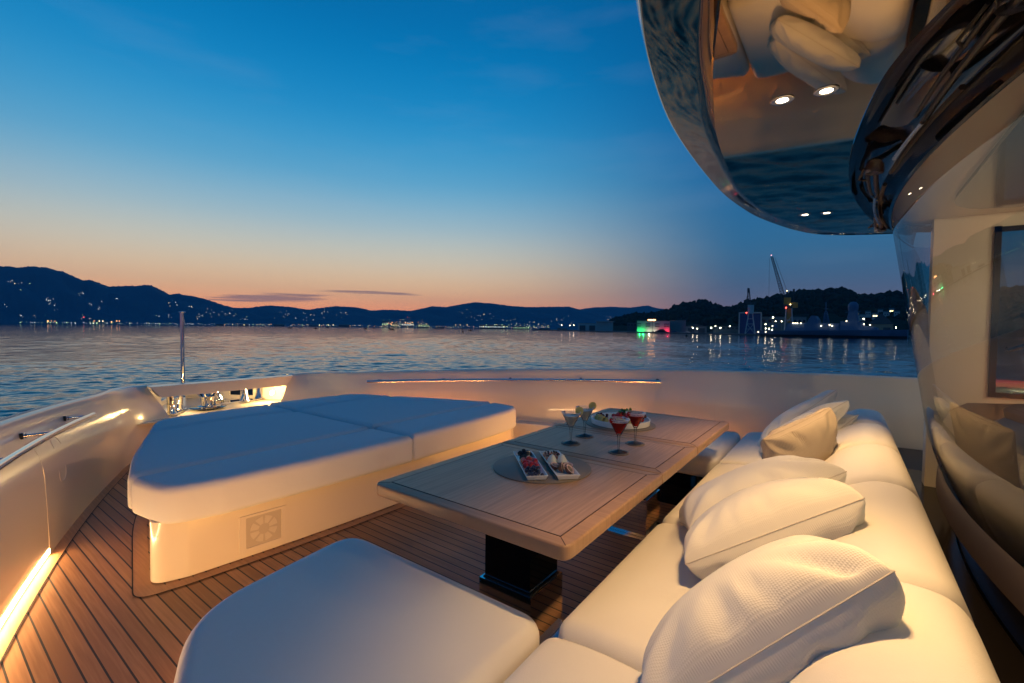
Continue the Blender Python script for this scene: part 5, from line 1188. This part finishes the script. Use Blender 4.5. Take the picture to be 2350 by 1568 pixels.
# motor yachts moored before the floodlit building, and small boats out on the water
def yacht(u0, u1, v, dist, m, label):
    p = Plane((u0 + u1) / 2, dist); x0, _ = p.p(u0, v); x1, _ = p.p(u1, v); L_ = x1 - x0
    o = empty('motor_yacht', p.o, label, 'yacht', 'motor yachts at the quay', p.rz); rs = []
    for k in range(13):
        t = k / 12; hb_ = L_ * .12 * min(1, (max(t, .01) / .35) ** .6); x = -L_ / 2 + L_ * t; rs.append([(x + L_ * .06 * (1 - t), -hb_ * .6, -.3), (x, -hb_, L_ * .12), (x, hb_, L_ * .12), (x + L_ * .06 * (1 - t), hb_ * .6, -.3)])
    MB().rings(rs, True, True, True).build('hull', m, o, angle=30, recalc=True)
    mb = MB(); mb.rings([[(a, yy, z) for a, z in ((-L_ * .22, L_ * .12), (-L_ * .10, L_ * .2), (L_ * .34, L_ * .2), (L_ * .4, L_ * .12))] for yy in (-L_ * .09, L_ * .09)], True, True, True).build('deckhouse', m, o, smooth=False, recalc=True)
    MB().rings([[(a, yy, z) for a, z in ((-L_ * .06, L_ * .2), (0, L_ * .265), (L_ * .24, L_ * .265), (L_ * .3, L_ * .2))] for yy in (-L_ * .075, L_ * .075)], True, True, True).build('flybridge', m, o, smooth=False, recalc=True)
    MB().box((L_ * .1, -L_ * .0915, L_ * .163), (L_ * .4, .1, L_ * .035)).build('window', win_m, o, smooth=False)
yd = mat('dark_yacht_paint', (.02, .024, .03), .2, coat=.4); yb = mat('blue_yacht_paint', (.06, .11, .2), .25, coat=.4)
yacht(1496, 1532, 764, 585, yd, 'dark motor yacht in front of the red floodlit wall')
yacht(1532, 1556, 764, 570, yb, 'blue grey motor yacht in front of the plain grey block')
yacht(1562, 1586, 763, 545, mat('white_yacht_paint', (.4, .42, .44), .25), 'pale motor yacht moored right of the blue grey one')
boats = [(665, 752.8, 8), (724, 753.8, 8), (752, 752, 6), (839, 755, 8.5), (858, 754, 5), (893.5, 755, 7), (900.5, 756.7, 10), (999, 755.4, 5), (1060, 756.6, 7), (1079, 759, 9), (694, 751.8, 4), (1062, 762.5, 2.5), (1576, 771, 2.5)]
bl = ['tiny dark boat farthest left, below the first hill hump', 'small dark boat second from left on the open water', 'very small boat third from left', 'small dark boat below the left end of the lit works', 'tiny boat just right of the one under the lit works', 'tiny boat touching the larger dark boat under the works', 'largest small dark boat, below the lit works', 'tiny dark boat right of the works, close to the shore', 'small dark boat left of centre near the green lit hall', 'small dark boat nearest the centre of the picture', 'speck of a boat between the first and second', 'tiny dark buoy near the centre of the bay', 'tiny dark buoy on the water off the grey harbour block']
bm_ = mat('dark_boat_paint', (.015, .015, .018), .5)
for i, (u, v, wd) in enumerate(boats):
    hz = 740 + .011 * u; dist = min(1400, 4.2 * FOC / max(2.5, v - hz)); p = Plane(u, dist); L_ = wd * dist / FOC; o = empty('small_boat' if i < 11 else 'mooring_buoy', p.o, bl[i], 'boat' if i < 11 else 'buoy', 'small boats on the bay' if i < 11 else 'buoys on the bay', p.rz)
    if i >= 11: MB().lathe([(0, -.2), (.8, 0), (.9, .5), (.4, 1.1), (0, 1.5)], n=12).build('float', bm_, o); continue
    rs = []
    for k in range(9):
        t = k / 8; hb_ = L_ * .14 * math.sin(math.pi * (.15 + .8 * t)) ** .5; x = -L_ / 2 + L_ * t; rs.append([(x, -hb_ * .5, -.2), (x, -hb_, L_ * .13 + L_ * .05 * (1 - t) ** 2), (x, hb_, L_ * .13 + L_ * .05 * (1 - t) ** 2), (x, hb_ * .5, -.2)])
    MB().rings(rs, True, True, True).build('hull', bm_, o, recalc=True); MB().box((L_ * .05, 0, L_ * .2), (L_ * .3, L_ * .18, L_ * .18)).build('cabin', bm_, o, smooth=False)

# ================================================================ AIR
hz = MB().box((0, 0, 198), (9800, 9800, 404))
ho = hz.build('haze', mat('x', (1, 1, 1)), None, smooth=False); ho['kind'] = 'stuff'; tag(ho, 'thin blue dusk haze lying over the bay', 'haze')
hm = bpy.data.materials.new('dusk_haze'); hm.use_nodes = True; t = hm.node_tree; t.nodes.clear(); oo = t.nodes.new('ShaderNodeOutputMaterial'); pv = t.nodes.new('ShaderNodeVolumePrincipled')
pv.inputs['Color'].default_value = (.30, .72, 1, 1); pv.inputs['Density'].default_value = 0.8e-4; pv.inputs['Anisotropy'].default_value = 0.0; t.links.new(pv.outputs[0], oo.inputs['Volume'])
ho.data.materials.clear(); ho.data.materials.append(hm); ho.display_type = 'WIRE'
